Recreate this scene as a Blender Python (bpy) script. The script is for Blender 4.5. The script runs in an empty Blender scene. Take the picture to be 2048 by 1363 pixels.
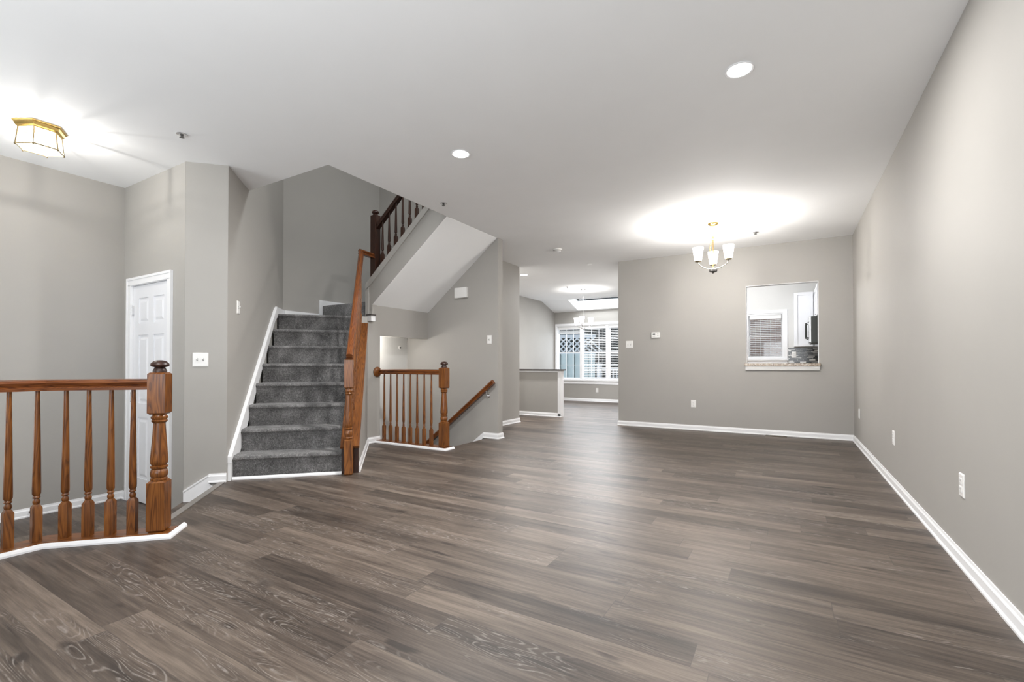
import bpy, bmesh, math, random
from mathutils import Vector, Matrix
random.seed(7)
S = bpy.context.scene
COL = S.collection
R = math.radians
SQ = math.sqrt(0.5)
P2 = (SQ, SQ)          # 45 degree direction along the stair treads
Q2 = (-SQ, SQ)         # 45 degree direction up the lower flight
H = 2.766              # ceiling height
ZF = -0.29             # sunken foyer floor

# ------------------------------------------------------------------ camera
cd = bpy.data.cameras.new('camera')
cam = bpy.data.objects.new('camera', cd)
COL.objects.link(cam)
cam.location = (0, 0, 1.02)
cam.rotation_euler = (R(90 + 0.634), 0, R(30.616))
cd.sensor_width = 36
cd.lens = 933.56 / 2048 * 36
cd.shift_y = 37.0 / 2048
cd.clip_start = 0.02
S.camera = cam

# ------------------------------------------------------------------ world, exposure, lights
S.view_settings.view_transform = 'Standard'
S.view_settings.look = 'None'
S.view_settings.exposure = 0.66
S.view_settings.gamma = 1.0
S.view_settings.use_curve_mapping = False
W = bpy.data.worlds.new('world')
S.world = W
W.use_nodes = True
W.node_tree.nodes['Background'].inputs[0].default_value = (0.80, 0.90, 1.0, 1)
W.node_tree.nodes['Background'].inputs[1].default_value = 0.65


def area_light(name, loc, rot, sx, sy, power, color=(1, 1, 1), shape='RECTANGLE'):
    l = bpy.data.lights.new(name, 'AREA')
    l.shape = shape
    l.size = sx
    if shape == 'RECTANGLE':
        l.size_y = sy
    l.energy = power
    l.color = color
    o = bpy.data.objects.new(name, l)
    o.location = loc
    o.rotation_euler = rot
    COL.objects.link(o)
    return o


def point_light(name, loc, power, color=(1, 1, 1), r=0.03):
    l = bpy.data.lights.new(name, 'POINT')
    l.energy = power
    l.color = color
    l.shadow_soft_size = r
    o = bpy.data.objects.new(name, l)
    o.location = loc
    COL.objects.link(o)
    return o


# fill lights added out of view, tilted up to brighten the ceiling and foyer
area_light('front_ceiling_fill', (-0.9, -1.52, 1.45), (R(148), 0, 0), 3.0, 2.2, 94, (0.93, 0.97, 1.0))
area_light('foyer_fill', (-4.7, -0.48, 1.2), (R(120), 0, 0), 1.3, 2.2, 15, (0.93, 0.97, 1.0))
# daylight through the breakfast-room windows and skylight, added breakfast and kitchen fills, upstairs hall lamp
area_light('breakfast_daylight', (-4.7, 12.42, 1.35), (R(-90), 0, 0), 2.2, 1.3, 22, (0.92, 0.96, 1.0))
area_light('skylight_daylight', (-4.4, 11.93, 2.85), (R(-15), 0, 0), 1.2, 0.6, 18, (0.95, 0.98, 1.0))
area_light('breakfast_fill', (-3.4, 9.4, 2.74), (0, 0, 0), 0.5, 0.5, 72, (0.97, 0.98, 1.0))  # added fill without a fixture, brightens the breakfast room and hall
point_light('kitchen_fill', (-0.9, 9.0, 2.45), 46, (0.98, 0.99, 1.0), 0.15)  # unseen fill added to light the kitchen wall evenly
area_light('upstairs_hall_lamp', (-3.0, 3.9, 5.2), (0, 0, 0), 0.5, 0.5, 40, (0.95, 0.98, 1.0))
point_light('basement_stair_lamp', (-4.93, 4.60, 1.33), 5, (1.0, 0.96, 0.90), 0.03)

# ------------------------------------------------------------------ materials
MATS = {}


class NT:
    """small helper for building node trees"""

    def __init__(self, name):
        m = bpy.data.materials.new(name)
        m.use_nodes = True
        self.m = m
        self.t = m.node_tree
        self.b = self.t.nodes['Principled BSDF']
        self.out = self.t.nodes['Material Output']

    def n(self, kind, **kw):
        nd = self.t.nodes.new(kind)
        for k, v in kw.items():
            setattr(nd, k, v)
        return nd

    def l(self, a, b):
        self.t.links.new(a, b)

    def val(self, sock, v):
        if hasattr(v, 'is_linked') or isinstance(v, bpy.types.NodeSocket):
            self.l(v, sock)
        else:
            sock.default_value = v

    def math(self, op, a, b=0.0, c=None, clamp=False):
        nd = self.n('ShaderNodeMath', operation=op, use_clamp=clamp)
        self.val(nd.inputs[0], a)
        self.val(nd.inputs[1], b)
        if c is not None:
            self.val(nd.inputs[2], c)
        return nd.outputs[0]

    def vec(self, x, y, z):
        nd = self.n('ShaderNodeCombineXYZ')
        self.val(nd.inputs[0], x)
        self.val(nd.inputs[1], y)
        self.val(nd.inputs[2], z)
        return nd.outputs[0]

    def sep(self, v):
        nd = self.n('ShaderNodeSeparateXYZ')
        self.l(v, nd.inputs[0])
        return nd.outputs

    def coord(self, which='Object'):
        return self.n('ShaderNodeTexCoord').outputs[which]

    def noise(self, v, scale, detail=3.0, rough=0.5, dist=0.0):
        nd = self.n('ShaderNodeTexNoise')
        self.l(v, nd.inputs['Vector'])
        nd.inputs['Scale'].default_value = scale
        nd.inputs['Detail'].default_value = detail
        nd.inputs['Roughness'].default_value = rough
        nd.inputs['Distortion'].default_value = dist
        return nd.outputs[0]

    def white(self, v):
        nd = self.n('ShaderNodeTexWhiteNoise', noise_dimensions='3D')
        self.l(v, nd.inputs['Vector'])
        return nd.outputs

    def ramp(self, fac, stops):
        nd = self.n('ShaderNodeValToRGB')
        self.l(fac, nd.inputs[0])
        el = nd.color_ramp.elements
        while len(el) < len(stops):
            el.new(0.5)
        for e, (p, c) in zip(el, stops):
            e.position = p
            e.color = (*c, 1) if len(c) == 3 else c
        return nd.outputs[0]

    def mix(self, fac, a, b, mode='MIX'):
        nd = self.n('ShaderNodeMix', data_type='RGBA', blend_type=mode)
        self.val(nd.inputs[0], fac)
        for s, v in ((nd.inputs[6], a), (nd.inputs[7], b)):
            if isinstance(v, bpy.types.NodeSocket):
                self.l(v, s)
            else:
                s.default_value = (*v, 1)
        return nd.outputs[2]

    def bump(self, h, strength=0.2, dist=0.005):
        nd = self.n('ShaderNodeBump')
        nd.inputs['Strength'].default_value = strength
        nd.inputs['Distance'].default_value = dist
        self.l(h, nd.inputs['Height'])
        self.l(nd.outputs[0], self.b.inputs['Normal'])


def plain(name, col, rough=0.5, metal=0.0, spec=0.5, var=0.03, scale=40, bump=0.0):
    """a procedural solid colour with a little noise variation"""
    k = NT(name)
    f = k.noise(k.coord(), scale, 3)
    lo = tuple(c * (1 - var) for c in col)
    hi = tuple(min(1, c * (1 + var)) for c in col)
    k.l(k.ramp(f, [(0.3, lo), (0.7, hi)]), k.b.inputs['Base Color'])
    k.b.inputs['Roughness'].default_value = rough
    k.b.inputs['Metallic'].default_value = metal
    k.b.inputs['Specular IOR Level'].default_value = spec
    if bump:
        k.bump(k.noise(k.coord(), scale * 6, 2), bump, 0.002)
    MATS[name] = k.m
    return k.m


def emit(name, col, strength, base=(0.8, 0.8, 0.8)):
    k = NT(name)
    k.b.inputs['Base Color'].default_value = (*base, 1)
    k.b.inputs['Emission Color'].default_value = (*col, 1)
    k.b.inputs['Emission Strength'].default_value = strength
    MATS[name] = k.m
    return k.m


def glass(name, tint=(0.96, 0.98, 1.0), gloss=0.03, rough=0.02):
    k = NT(name)
    tr = k.n('ShaderNodeBsdfTransparent')
    tr.inputs[0].default_value = (*tint, 1)
    gl = k.n('ShaderNodeBsdfGlossy')
    gl.inputs['Roughness'].default_value = rough
    mx = k.n('ShaderNodeMixShader')
    mx.inputs[0].default_value = gloss
    k.l(tr.outputs[0], mx.inputs[1])
    k.l(gl.outputs[0], mx.inputs[2])
    k.l(mx.outputs[0], k.out.inputs[0])
    MATS[name] = k.m
    return k.m


def glow_glass(name, col, strength, clear):
    """lit lamp glass: glows and lets part of the bulb's light through"""
    k = NT(name)
    tr = k.n('ShaderNodeBsdfTransparent')
    em = k.n('ShaderNodeEmission')
    em.inputs[0].default_value = (*col, 1)
    em.inputs[1].default_value = strength
    mx = k.n('ShaderNodeMixShader')
    mx.inputs[0].default_value = 1 - clear
    k.l(tr.outputs[0], mx.inputs[1])
    k.l(em.outputs[0], mx.inputs[2])
    k.l(mx.outputs[0], k.out.inputs[0])
    MATS[name] = k.m
    return k.m


plain('greige_paint', (0.388, 0.372, 0.348), 0.62, spec=0.3, var=0.012, scale=3, bump=0.05)
plain('cool_white_paint', (0.66, 0.655, 0.64), 0.6, spec=0.3, var=0.01, scale=3)
plain('ceiling_paint', (0.91, 0.915, 0.92), 0.75, spec=0.2, var=0.008, scale=3, bump=0.04)
plain('white_trim', (0.86, 0.86, 0.87), 0.35, var=0.01, scale=5)
plain('white_door', (0.80, 0.805, 0.83), 0.38, var=0.01, scale=5)
plain('white_plastic', (0.82, 0.81, 0.79), 0.3, var=0.01)
plain('grey_plastic', (0.30, 0.30, 0.29), 0.4)
plain('dark_plastic', (0.02, 0.02, 0.02), 0.35)
plain('microwave_black', (0.035, 0.038, 0.032), 0.3)
plain('brass', (0.80, 0.56, 0.20), 0.22, metal=1.0, var=0.05)
plain('dark_brass', (0.22, 0.17, 0.09), 0.35, metal=0.8, var=0.1)
plain('chrome', (0.75, 0.75, 0.76), 0.2, metal=1.0)
plain('satin_nickel', (0.50, 0.46, 0.40), 0.35, metal=1.0)
plain('nickel_dark', (0.16, 0.155, 0.15), 0.35, metal=0.9)
plain('nosing_grey', (0.20, 0.185, 0.17), 0.45, var=0.1)
plain('dark_cap_wood', (0.05, 0.042, 0.038), 0.4, var=0.2)
plain('vent_bronze', (0.10, 0.075, 0.045), 0.4, metal=0.6)
plain('bark', (0.13, 0.10, 0.085), 0.9, var=0.4, scale=20)
plain('foliage', (0.012, 0.022, 0.020), 0.8, var=0.6, scale=8)
plain('fence_green', (0.80, 0.90, 0.88), 0.6, var=0.04, scale=6)
plain('deck_white', (0.88, 0.90, 0.92), 0.5)
plain('deck_boards', (0.30, 0.27, 0.25), 0.7, var=0.2)
plain('lawn', (0.12, 0.11, 0.07), 0.95, var=0.4, scale=5)
plain('blind_white', (0.80, 0.80, 0.79), 0.45, var=0.01)
glass('window_glass')
glass('dark_screen', (0.3, 0.3, 0.3), 0.3)
glow_glass('lamp_glass', (1.0, 0.88, 0.66), 2.6, 0.72)
glow_glass('shade_glass', (1.0, 0.97, 0.92), 11.0, 0.9)
glow_glass('globe_glass', (1.0, 0.97, 0.93), 3.0, 0.35)
glow_glass('bulb_glass', (1.0, 0.92, 0.78), 14.0, 0.88)
emit('led_disc', (1.0, 0.98, 0.95), 9.0)
emit('bulb_lit', (1.0, 0.90, 0.72), 6.0)


def floor_material():
    k = NT('plank_floor')
    x, y, z = k.sep(k.coord())
    pw, pl = 0.152, 1.22
    v = k.math('DIVIDE', y, pw)
    row = k.math('FLOOR', v)
    r1 = k.white(k.vec(row, 3.7, 1.3))[0]
    u = k.math('ADD', k.math('DIVIDE', x, pl), k.math('MULTIPLY', r1, 7.31))
    colm = k.math('FLOOR', u)
    wn = k.white(k.vec(row, colm, 0.5))
    rid = wn[0]
    rc = k.n('ShaderNodeSeparateColor')
    k.l(wn[1], rc.inputs[0])
    ra, rb = rc.outputs[0], rc.outputs[1]
    ox = k.math('MULTIPLY', ra, 60.0)
    oy = k.math('MULTIPLY', rb, 60.0)
    xs, ys = k.math('ADD', x, ox), k.math('ADD', y, oy)
    # fine long grain, broad streaks, cathedral rings
    fine = k.noise(k.vec(k.math('MULTIPLY', xs, 5.0), k.math('MULTIPLY', ys, 130.0), oy), 1.0, 4, 0.65)
    broad = k.noise(k.vec(k.math('MULTIPLY', xs, 1.3), k.math('MULTIPLY', ys, 15.0), ox), 1.0, 4, 0.6, 0.4)
    blot = k.noise(k.vec(k.math('MULTIPLY', xs, 2.6), k.math('MULTIPLY', ys, 9.0), oy), 1.0, 2, 0.5)
    fld = k.noise(k.vec(k.math('MULTIPLY', xs, 1.7), k.math('MULTIPLY', ys, 14.0), ox), 1.0, 1.2, 0.4, 0.22)
    ring = k.math('FRACT', k.math('MULTIPLY', fld, 22.0))
    ring = k.math('ABSOLUTE', k.math('SUBTRACT', ring, 0.5))
    ring = k.ramp(ring, [(0.0, (1, 1, 1)), (0.20, (0, 0, 0))])
    msk = k.noise(k.vec(k.math('MULTIPLY', xs, 1.7), k.math('MULTIPLY', ys, 8.0), oy), 1.0, 1, 0.5)
    msk = k.ramp(k.math('ADD', msk, k.math('MULTIPLY', k.math('SUBTRACT', rb, 0.5), 0.30)), [(0.49, (0, 0, 0)), (0.64, (1, 1, 1))])
    brk = k.ramp(k.noise(k.vec(k.math('MULTIPLY', xs, 22.0), k.math('MULTIPLY', ys, 60.0), ox), 1.0, 2), [(0.35, (0, 0, 0)), (0.62, (1, 1, 1))])
    ring = k.math('MULTIPLY', k.math('MULTIPLY', ring, msk), brk)
    # tone per plank
    tone = k.math('ADD', k.math('MULTIPLY', k.math('SUBTRACT', rid, 0.5), 0.40), 0.5)
    tone = k.math('ADD', tone, k.math('MULTIPLY', k.math('SUBTRACT', broad, 0.5), 1.15))
    tone = k.math('ADD', tone, k.math('MULTIPLY', k.math('SUBTRACT', fine, 0.5), 0.95))
    tone = k.math('ADD', tone, k.math('MULTIPLY', k.math('SUBTRACT', blot, 0.5), 0.45))
    mid = k.noise(k.vec(k.math('MULTIPLY', xs, 2.8), k.math('MULTIPLY', ys, 55.0), ox), 1.0, 3, 0.6)
    tone = k.math('ADD', tone, k.math('MULTIPLY', k.math('SUBTRACT', mid, 0.5), 0.55))
    knot = k.noise(k.vec(k.math('MULTIPLY', xs, 4.2), k.math('MULTIPLY', ys, 13.0), k.math('ADD', ox, oy)), 1.0, 1, 0.4)
    knot = k.ramp(knot, [(0.70, (0, 0, 0)), (0.80, (1, 1, 1))])
    tone = k.math('SUBTRACT', tone, k.math('MULTIPLY', knot, 0.45))
    c = k.ramp(tone, [(0.04, (0.026, 0.0190, 0.0150)), (0.36, (0.064, 0.0480, 0.0375)), (0.62, (0.106, 0.0815, 0.0640)), (0.96, (0.176, 0.139, 0.110))])
    c = k.mix(k.math('MULTIPLY', ring, 0.60), c, (0.29, 0.26, 0.235))
    # joints
    fv, fu = k.math('FRACT', v), k.math('FRACT', u)
    ev = k.math('MINIMUM', fv, k.math('SUBTRACT', 1.0, fv))
    eu = k.math('MULTIPLY', k.math('MINIMUM', fu, k.math('SUBTRACT', 1.0, fu)), pl / pw)
    e = k.math('MINIMUM', ev, eu)
    j = k.math('LESS_THAN', e, 0.010)
    c = k.mix(k.math('MULTIPLY', j, 0.55), c, (0.04, 0.032, 0.028))
    k.l(c, k.b.inputs['Base Color'])
    rg = k.math('ADD', 0.37, k.math('MULTIPLY', fine, 0.14))
    k.l(rg, k.b.inputs['Roughness'])
    k.b.inputs['Specular IOR Level'].default_value = 0.42
    k.bump(k.math('SUBTRACT', k.math('MULTIPLY', fine, 0.4), j), 0.12, 0.002)
    MATS['plank_floor'] = k.m


def wood_material(name, dark, mid, light, rough=0.3):
    k = NT(name)
    u, v, w = k.sep(k.coord('UV'))
    geo = k.n('ShaderNodeObjectInfo').outputs['Random']
    off = k.math('MULTIPLY', geo, 40.0)
    us = k.math('ADD', u, off)
    broad = k.noise(k.vec(k.math('MULTIPLY', us, 2.2), k.math('MULTIPLY', v, 34.0), off), 1.0, 3, 0.55, 0.6)
    rings = k.math('FRACT', k.math('MULTIPLY', k.noise(k.vec(k.math('MULTIPLY', us, 1.6), k.math('MULTIPLY', v, 16.0), off), 1.0, 1.5, 0.5, 0.3), 13.0))
    rings = k.ramp(rings, [(0.0, (0, 0, 0)), (0.5, (1, 1, 1)), (0.92, (0.6, 0.6, 0.6)), (1.0, (0, 0, 0))])
    pores = k.noise(k.vec(k.math('MULTIPLY', us, 9.0), k.math('MULTIPLY', v, 320.0), off), 1.0, 2, 0.6)
    t = k.math('ADD', k.math('MULTIPLY', broad, 0.55), k.math('MULTIPLY', rings, 0.30))
    t = k.math('ADD', t, k.math('MULTIPLY', k.math('SUBTRACT', pores, 0.5), 0.45))
    c = k.ramp(t, [(0.12, dark), (0.45, mid), (0.82, light)])
    k.l(c, k.b.inputs['Base Color'])
    k.b.inputs['Roughness'].default_value = rough
    k.bump(pores, 0.08, 0.001)
    MATS[name] = k.m


def carpet_material():
    k = NT('grey_carpet')
    co = k.coord()
    fine = k.noise(co, 110, 4, 0.8)
    mott = k.noise(co, 60, 2, 0.6)
    blot = k.noise(co, 5, 3, 0.6)
    t = k.math('ADD', k.math('MULTIPLY', fine, 0.6), k.math('MULTIPLY', blot, 0.35))
    t = k.math('ADD', t, k.math('MULTIPLY', mott, 0.25))
    c = k.ramp(t, [(0.42, (0.028, 0.027, 0.027)), (0.60, (0.150, 0.146, 0.144)), (0.78, (0.40, 0.39, 0.385))])
    k.l(c, k.b.inputs['Base Color'])
    k.b.inputs['Roughness'].default_value = 0.95
    k.b.inputs['Specular IOR Level'].default_value = 0.1
    k.b.inputs['Sheen Weight'].default_value = 0.25
    k.bump(fine, 0.9, 0.012)
    MATS['grey_carpet'] = k.m


def granite_material():
    k = NT('granite')
    co = k.coord()
    a = k.noise(co, 70, 4, 0.7)
    c = k.ramp(a, [(0.32, (0.03, 0.025, 0.02)), (0.45, (0.28, 0.20, 0.13)), (0.56, (0.45, 0.37, 0.28)), (0.68, (0.70, 0.66, 0.60))])
    k.l(c, k.b.inputs['Base Color'])
    k.b.inputs['Roughness'].default_value = 0.15
    MATS['granite'] = k.m


def tile_material():
    k = NT('mosaic_tile')
    x, y, z = k.sep(k.coord())
    hgt, lng = 0.022, 0.095
    v = k.math('DIVIDE', z, hgt)
    row = k.math('FLOOR', v)
    r1 = k.white(k.vec(row, 1.1, 2.2))[0]
    u = k.math('ADD', k.math('DIVIDE', k.math('ADD', x, y), lng), k.math('MULTIPLY', r1, 5.0))
    rid = k.white(k.vec(row, k.math('FLOOR', u), 4.0))[0]
    c = k.ramp(rid, [(0.0, (0.006, 0.006, 0.006)), (0.42, (0.012, 0.012, 0.012)), (0.55, (0.09, 0.09, 0.088)), (0.78, (0.22, 0.215, 0.21)), (0.95, (0.70, 0.69, 0.67))])
    fv, fu = k.math('FRACT', v), k.math('FRACT', u)
    e = k.math('MAXIMUM', k.math('LESS_THAN', fv, 0.09), k.math('LESS_THAN', fu, 0.025))
    c = k.mix(e, c, (0.45, 0.44, 0.42))
    k.l(c, k.b.inputs['Base Color'])
    k.b.inputs['Roughness'].default_value = 0.15
    MATS['mosaic_tile'] = k.m


def brick_material():
    k = NT('shingle_siding')
    x, y, z = k.sep(k.coord())
    b = k.n('ShaderNodeTexBrick')
    k.l(k.vec(x, z, 0.0), b.inputs['Vector'])
    b.inputs['Color1'].default_value = (0.46, 0.25, 0.17, 1)
    b.inputs['Color2'].default_value = (0.62, 0.42, 0.32, 1)
    b.inputs['Mortar'].default_value = (0.66, 0.60, 0.57, 1)
    b.inputs['Scale'].default_value = 4.5
    b.inputs['Mortar Size'].default_value = 0.03
    n = k.noise(k.coord(), 9, 4)
    k.l(k.mix(0.35, b.outputs[0], k.ramp(n, [(0.3, (0.25, 0.17, 0.13)), (0.7, (0.75, 0.64, 0.60))])), k.b.inputs['Base Color'])
    k.b.inputs['Roughness'].default_value = 0.85
    MATS['shingle_siding'] = k.m


floor_material()
wood_material('oak', (0.036, 0.010, 0.003), (0.155, 0.050, 0.010), (0.31, 0.115, 0.024), 0.28)
wood_material('oak_rail', (0.045, 0.011, 0.003), (0.135, 0.039, 0.009), (0.25, 0.082, 0.018), 0.25)
wood_material('dark_oak', (0.010, 0.004, 0.002), (0.030, 0.009, 0.004), (0.055, 0.017, 0.006), 0.4)
carpet_material()
granite_material()
tile_material()
brick_material()

# ------------------------------------------------------------------ mesh helpers


class MB:
    def __init__(self):
        self.v = []
        self.f = []

    def add(self, verts, faces):
        o = len(self.v)
        self.v += [Vector(p) for p in verts]
        self.f += [tuple(i + o for i in fc) for fc in faces]
        return self

    def box(self, x0, y0, z0, x1, y1, z1):
        x0, x1 = min(x0, x1), max(x0, x1)
        y0, y1 = min(y0, y1), max(y0, y1)
        z0, z1 = min(z0, z1), max(z0, z1)
        return self.add([(x0, y0, z0), (x1, y0, z0), (x1, y1, z0), (x0, y1, z0), (x0, y0, z1), (x1, y0, z1), (x1, y1, z1), (x0, y1, z1)],
                        [(3, 2, 1, 0), (4, 5, 6, 7), (0, 1, 5, 4), (1, 2, 6, 5), (2, 3, 7, 6), (3, 0, 4, 7)])

    def obox(self, c, ux, uy, uz, hx, hy, hz):
        """oriented box: centre, three unit axes, half sizes"""
        c, ux, uy, uz = Vector(c), Vector(ux), Vector(uy), Vector(uz)
        vs = []
        for sz in (-1, 1):
            for sx, sy in ((-1, -1), (1, -1), (1, 1), (-1, 1)):
                vs.append(c + ux * hx * sx + uy * hy * sy + uz * hz * sz)
        return self.add(vs, [(3, 2, 1, 0), (4, 5, 6, 7), (0, 1, 5, 4), (1, 2, 6, 5), (2, 3, 7, 6), (3, 0, 4, 7)])

    def poly(self, pts, d):
        """extrude a planar polygon (3D points) by vector d"""
        n = len(pts)
        a = [Vector(p) for p in pts]
        d = Vector(d)
        vs = a + [p + d for p in a]
        fs = [tuple(range(n - 1, -1, -1)), tuple(range(n, 2 * n))]
        for i in range(n):
            j = (i + 1) % n
            fs.append((i, j, n + j, n + i))
        return self.add(vs, fs)

    def plan(self, pts, z0, z1):
        return self.poly([(x, y, z0) for x, y in pts], (0, 0, z1 - z0))

    def sweep(self, p0, p1, prof, side, up, ends=True):
        """straight bar from p0 to p1 with a profile of (side, up) offsets"""
        p0, p1, side, up = Vector(p0), Vector(p1), Vector(side), Vector(up)
        n = len(prof)
        vs = [p0 + side * a + up * b for a, b in prof] + [p1 + side * a + up * b for a, b in prof]
        fs = [(i, (i + 1) % n, n + (i + 1) % n, n + i) for i in range(n)]
        if ends:
            fs += [tuple(range(n - 1, -1, -1)), tuple(range(n, 2 * n))]
        return self.add(vs, fs)

    def path(self, pts, prof, ups=None, closed_profile=True):
        """mitred horizontal sweep: profile of (out, z), out to the right of travel"""
        P = [Vector(p) for p in pts]
        n = len(prof)
        vs = []
        for i, p in enumerate(P):
            d0 = (P[i] - P[i - 1]) if i > 0 else (P[1] - P[0])
            d1 = (P[i + 1] - P[i]) if i < len(P) - 1 else d0
            d0 = Vector((d0.x, d0.y, 0)).normalized()
            d1 = Vector((d1.x, d1.y, 0)).normalized()
            n0 = Vector((d0.y, -d0.x, 0))
            n1 = Vector((d1.y, -d1.x, 0))
            m = (n0 + n1).normalized()
            k = 1.0 / max(0.3, m.dot(n0))
            for a, b in prof:
                vs.append(p + m * (a * k) + Vector((0, 0, b)))
        fs = []
        for s in range(len(P) - 1):
            for i in range(n):
                j = (i + 1) % n
                fs.append((s * n + i, s * n + j, (s + 1) * n + j, (s + 1) * n + i))
        fs.append(tuple(range(n - 1, -1, -1)))
        fs.append(tuple(range((len(P) - 1) * n, len(P) * n)))
        return self.add(vs, fs)

    def lathe(self, prof, base=(0, 0, 0), seg=20, axis=(0, 0, 1), rot=0.0):
        b = Vector(base)
        ax = Vector(axis).normalized()
        t = Vector((1, 0, 0)) if abs(ax.x) < 0.9 else Vector((0, 1, 0))
        e1 = (t - ax * t.dot(ax)).normalized()
        e2 = ax.cross(e1)
        vs = []
        for r, z in prof:
            for i in range(seg):
                a = 2 * math.pi * i / seg + rot
                vs.append(b + ax * z + (e1 * math.cos(a) + e2 * math.sin(a)) * max(r, 1e-4))
        fs = []
        for k in range(len(prof) - 1):
            for i in range(seg):
                j = (i + 1) % seg
                fs.append((k * seg + i, k * seg + j, (k + 1) * seg + j, (k + 1) * seg + i))
        fs.append(tuple(range(seg - 1, -1, -1)))
        m = (len(prof) - 1) * seg
        fs.append(tuple(range(m, m + seg)))
        return self.add(vs, fs)

    def tube(self, pts, r, seg=10):
        P = [Vector(p) for p in pts]
        vs, fs = [], []
        ref = Vector((0, 0, 1))
        for i, p in enumerate(P):
            d = (P[min(i + 1, len(P) - 1)] - P[max(i - 1, 0)]).normalized()
            rr = ref if abs(d.dot(ref)) < 0.95 else Vector((1, 0, 0))
            e1 = d.cross(rr).normalized()
            e2 = d.cross(e1).normalized()
            for k in range(seg):
                a = 2 * math.pi * k / seg
                vs.append(p + (e1 * math.cos(a) + e2 * math.sin(a)) * r)
        for i in range(len(P) - 1):
            for k in range(seg):
                j = (k + 1) % seg
                fs.append((i * seg + k, i * seg + j, (i + 1) * seg + j, (i + 1) * seg + k))
        fs.append(tuple(range(seg - 1, -1, -1)))
        m = (len(P) - 1) * seg
        fs.append(tuple(range(m, m + seg)))
        return self.add(vs, fs)

    def torus(self, c, e1, e2, r, t, seg=14, ring=6, sy=1.0):
        c, e1, e2 = Vector(c), Vector(e1).normalized(), Vector(e2).normalized()
        n = e1.cross(e2)
        vs, fs = [], []
        for i in range(seg):
            a = 2 * math.pi * i / seg
            d = e1 * math.cos(a) + e2 * math.sin(a) * sy
            for k in range(ring):
                b = 2 * math.pi * k / ring
                vs.append(c + d * r + (e1 * math.cos(a) + e2 * math.sin(a)) * (t * math.cos(b)) + n * (t * math.sin(b)))
        for i in range(seg):
            for k in range(ring):
                j, l = (i + 1) % seg, (k + 1) % ring
                fs.append((i * ring + k, j * ring + k, j * ring + l, i * ring + l))
        return self.add(vs, fs)

    def build(self, name, mat, parent=None, grain=(0, 0, 1), smooth=False, bevel=0.0, kind=None):
        org = Vector((0, 0, 0))
        root = parent
        while root is not None:
            org = org + Vector(root.location)
            root = root.parent
        me = bpy.data.meshes.new(name)
        bm = bmesh.new()
        vv = [bm.verts.new(p - org) for p in self.v]
        for fc in self.f:
            try:
                bm.faces.new([vv[i] for i in fc])
            except ValueError:
                pass
        bmesh.ops.recalc_face_normals(bm, faces=bm.faces)
        if bevel:
            bmesh.ops.remove_doubles(bm, verts=bm.verts, dist=1e-5)
            eds = [e for e in bm.edges if len(e.link_faces) == 2 and e.calc_face_angle(0) > 0.6]
            bmesh.ops.bevel(bm, geom=eds, offset=bevel, segments=2, affect='EDGES', profile=0.6)
        g = Vector(grain).normalized()
        t = Vector((0, 0, 1)) if abs(g.z) < 0.9 else Vector((1, 0.13, 0))
        a = (t - g * t.dot(g)).normalized()
        b = g.cross(a)
        uv = bm.loops.layers.uv.new('UVMap')
        for fc in bm.faces:
            n = fc.normal
            for lp in fc.loops:
                p = lp.vert.co
                if abs(n.dot(a)) > abs(n.dot(b)):
                    lp[uv].uv = (p.dot(g), p.dot(b) + 0.37)
                else:
                    lp[uv].uv = (p.dot(g), p.dot(a))
            fc.smooth = smooth
        bm.to_mesh(me)
        bm.free()
        me.materials.append(MATS[mat])
        o = bpy.data.objects.new(name, me)
        COL.objects.link(o)
        if smooth:
            for e in me.edges:
                pass
            try:
                me.set_sharp_from_angle(angle=R(40))
            except Exception:
                pass
        if parent is not None:
            o.parent = parent
        if kind:
            o['kind'] = kind
        return o


def struct(name, mb, mat, parent=None, **kw):
    return mb.build(name, mat, parent, kind=None if parent else 'structure', **kw)


def thing(name, label, cat, loc, group=None):
    o = bpy.data.objects.new(name, None)
    o.empty_display_size = 0.05
    o.location = loc
    COL.objects.link(o)
    o['label'] = label
    o['category'] = cat
    if group:
        o['group'] = group
    return o


def tag(o, label, cat, group=None):
    o['label'] = label
    o['category'] = cat
    if group:
        o['group'] = group
    return o


def copy_tree(o, parent=None):
    c = o.copy()
    COL.objects.link(c)
    c.parent = parent
    for ch in list(o.children):
        copy_tree(ch, c)
    return c


def dup(root, loc, label, group=None):
    c = copy_tree(root)
    c.location = loc
    c['label'] = label
    if group:
        c['group'] = group
    return c


def pq(c, q, z=0.0):
    """point from x+y = c and distance q along the flight direction"""
    s = q / SQ
    return Vector(((c - s) / 2, (c + s) / 2, z))


P3 = Vector((SQ, SQ, 0))
Q3 = Vector((-SQ, SQ, 0))
Z3 = Vector((0, 0, 1))
X3 = Vector((1, 0, 0))
Y3 = Vector((0, 1, 0))

# ------------------------------------------------------------------ the room shell; most coordinates from here on back-projected from image pixels
HU = 5.3               # upstairs ceiling
XR, YB = 0.755, 7.73   # right wall face, back wall face
YK = 10.5              # kitchen outer wall face
XL, YS = -5.85, 12.3   # breakfast room left and window wall faces
XE = -5.72             # party wall face by the stairs

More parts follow.
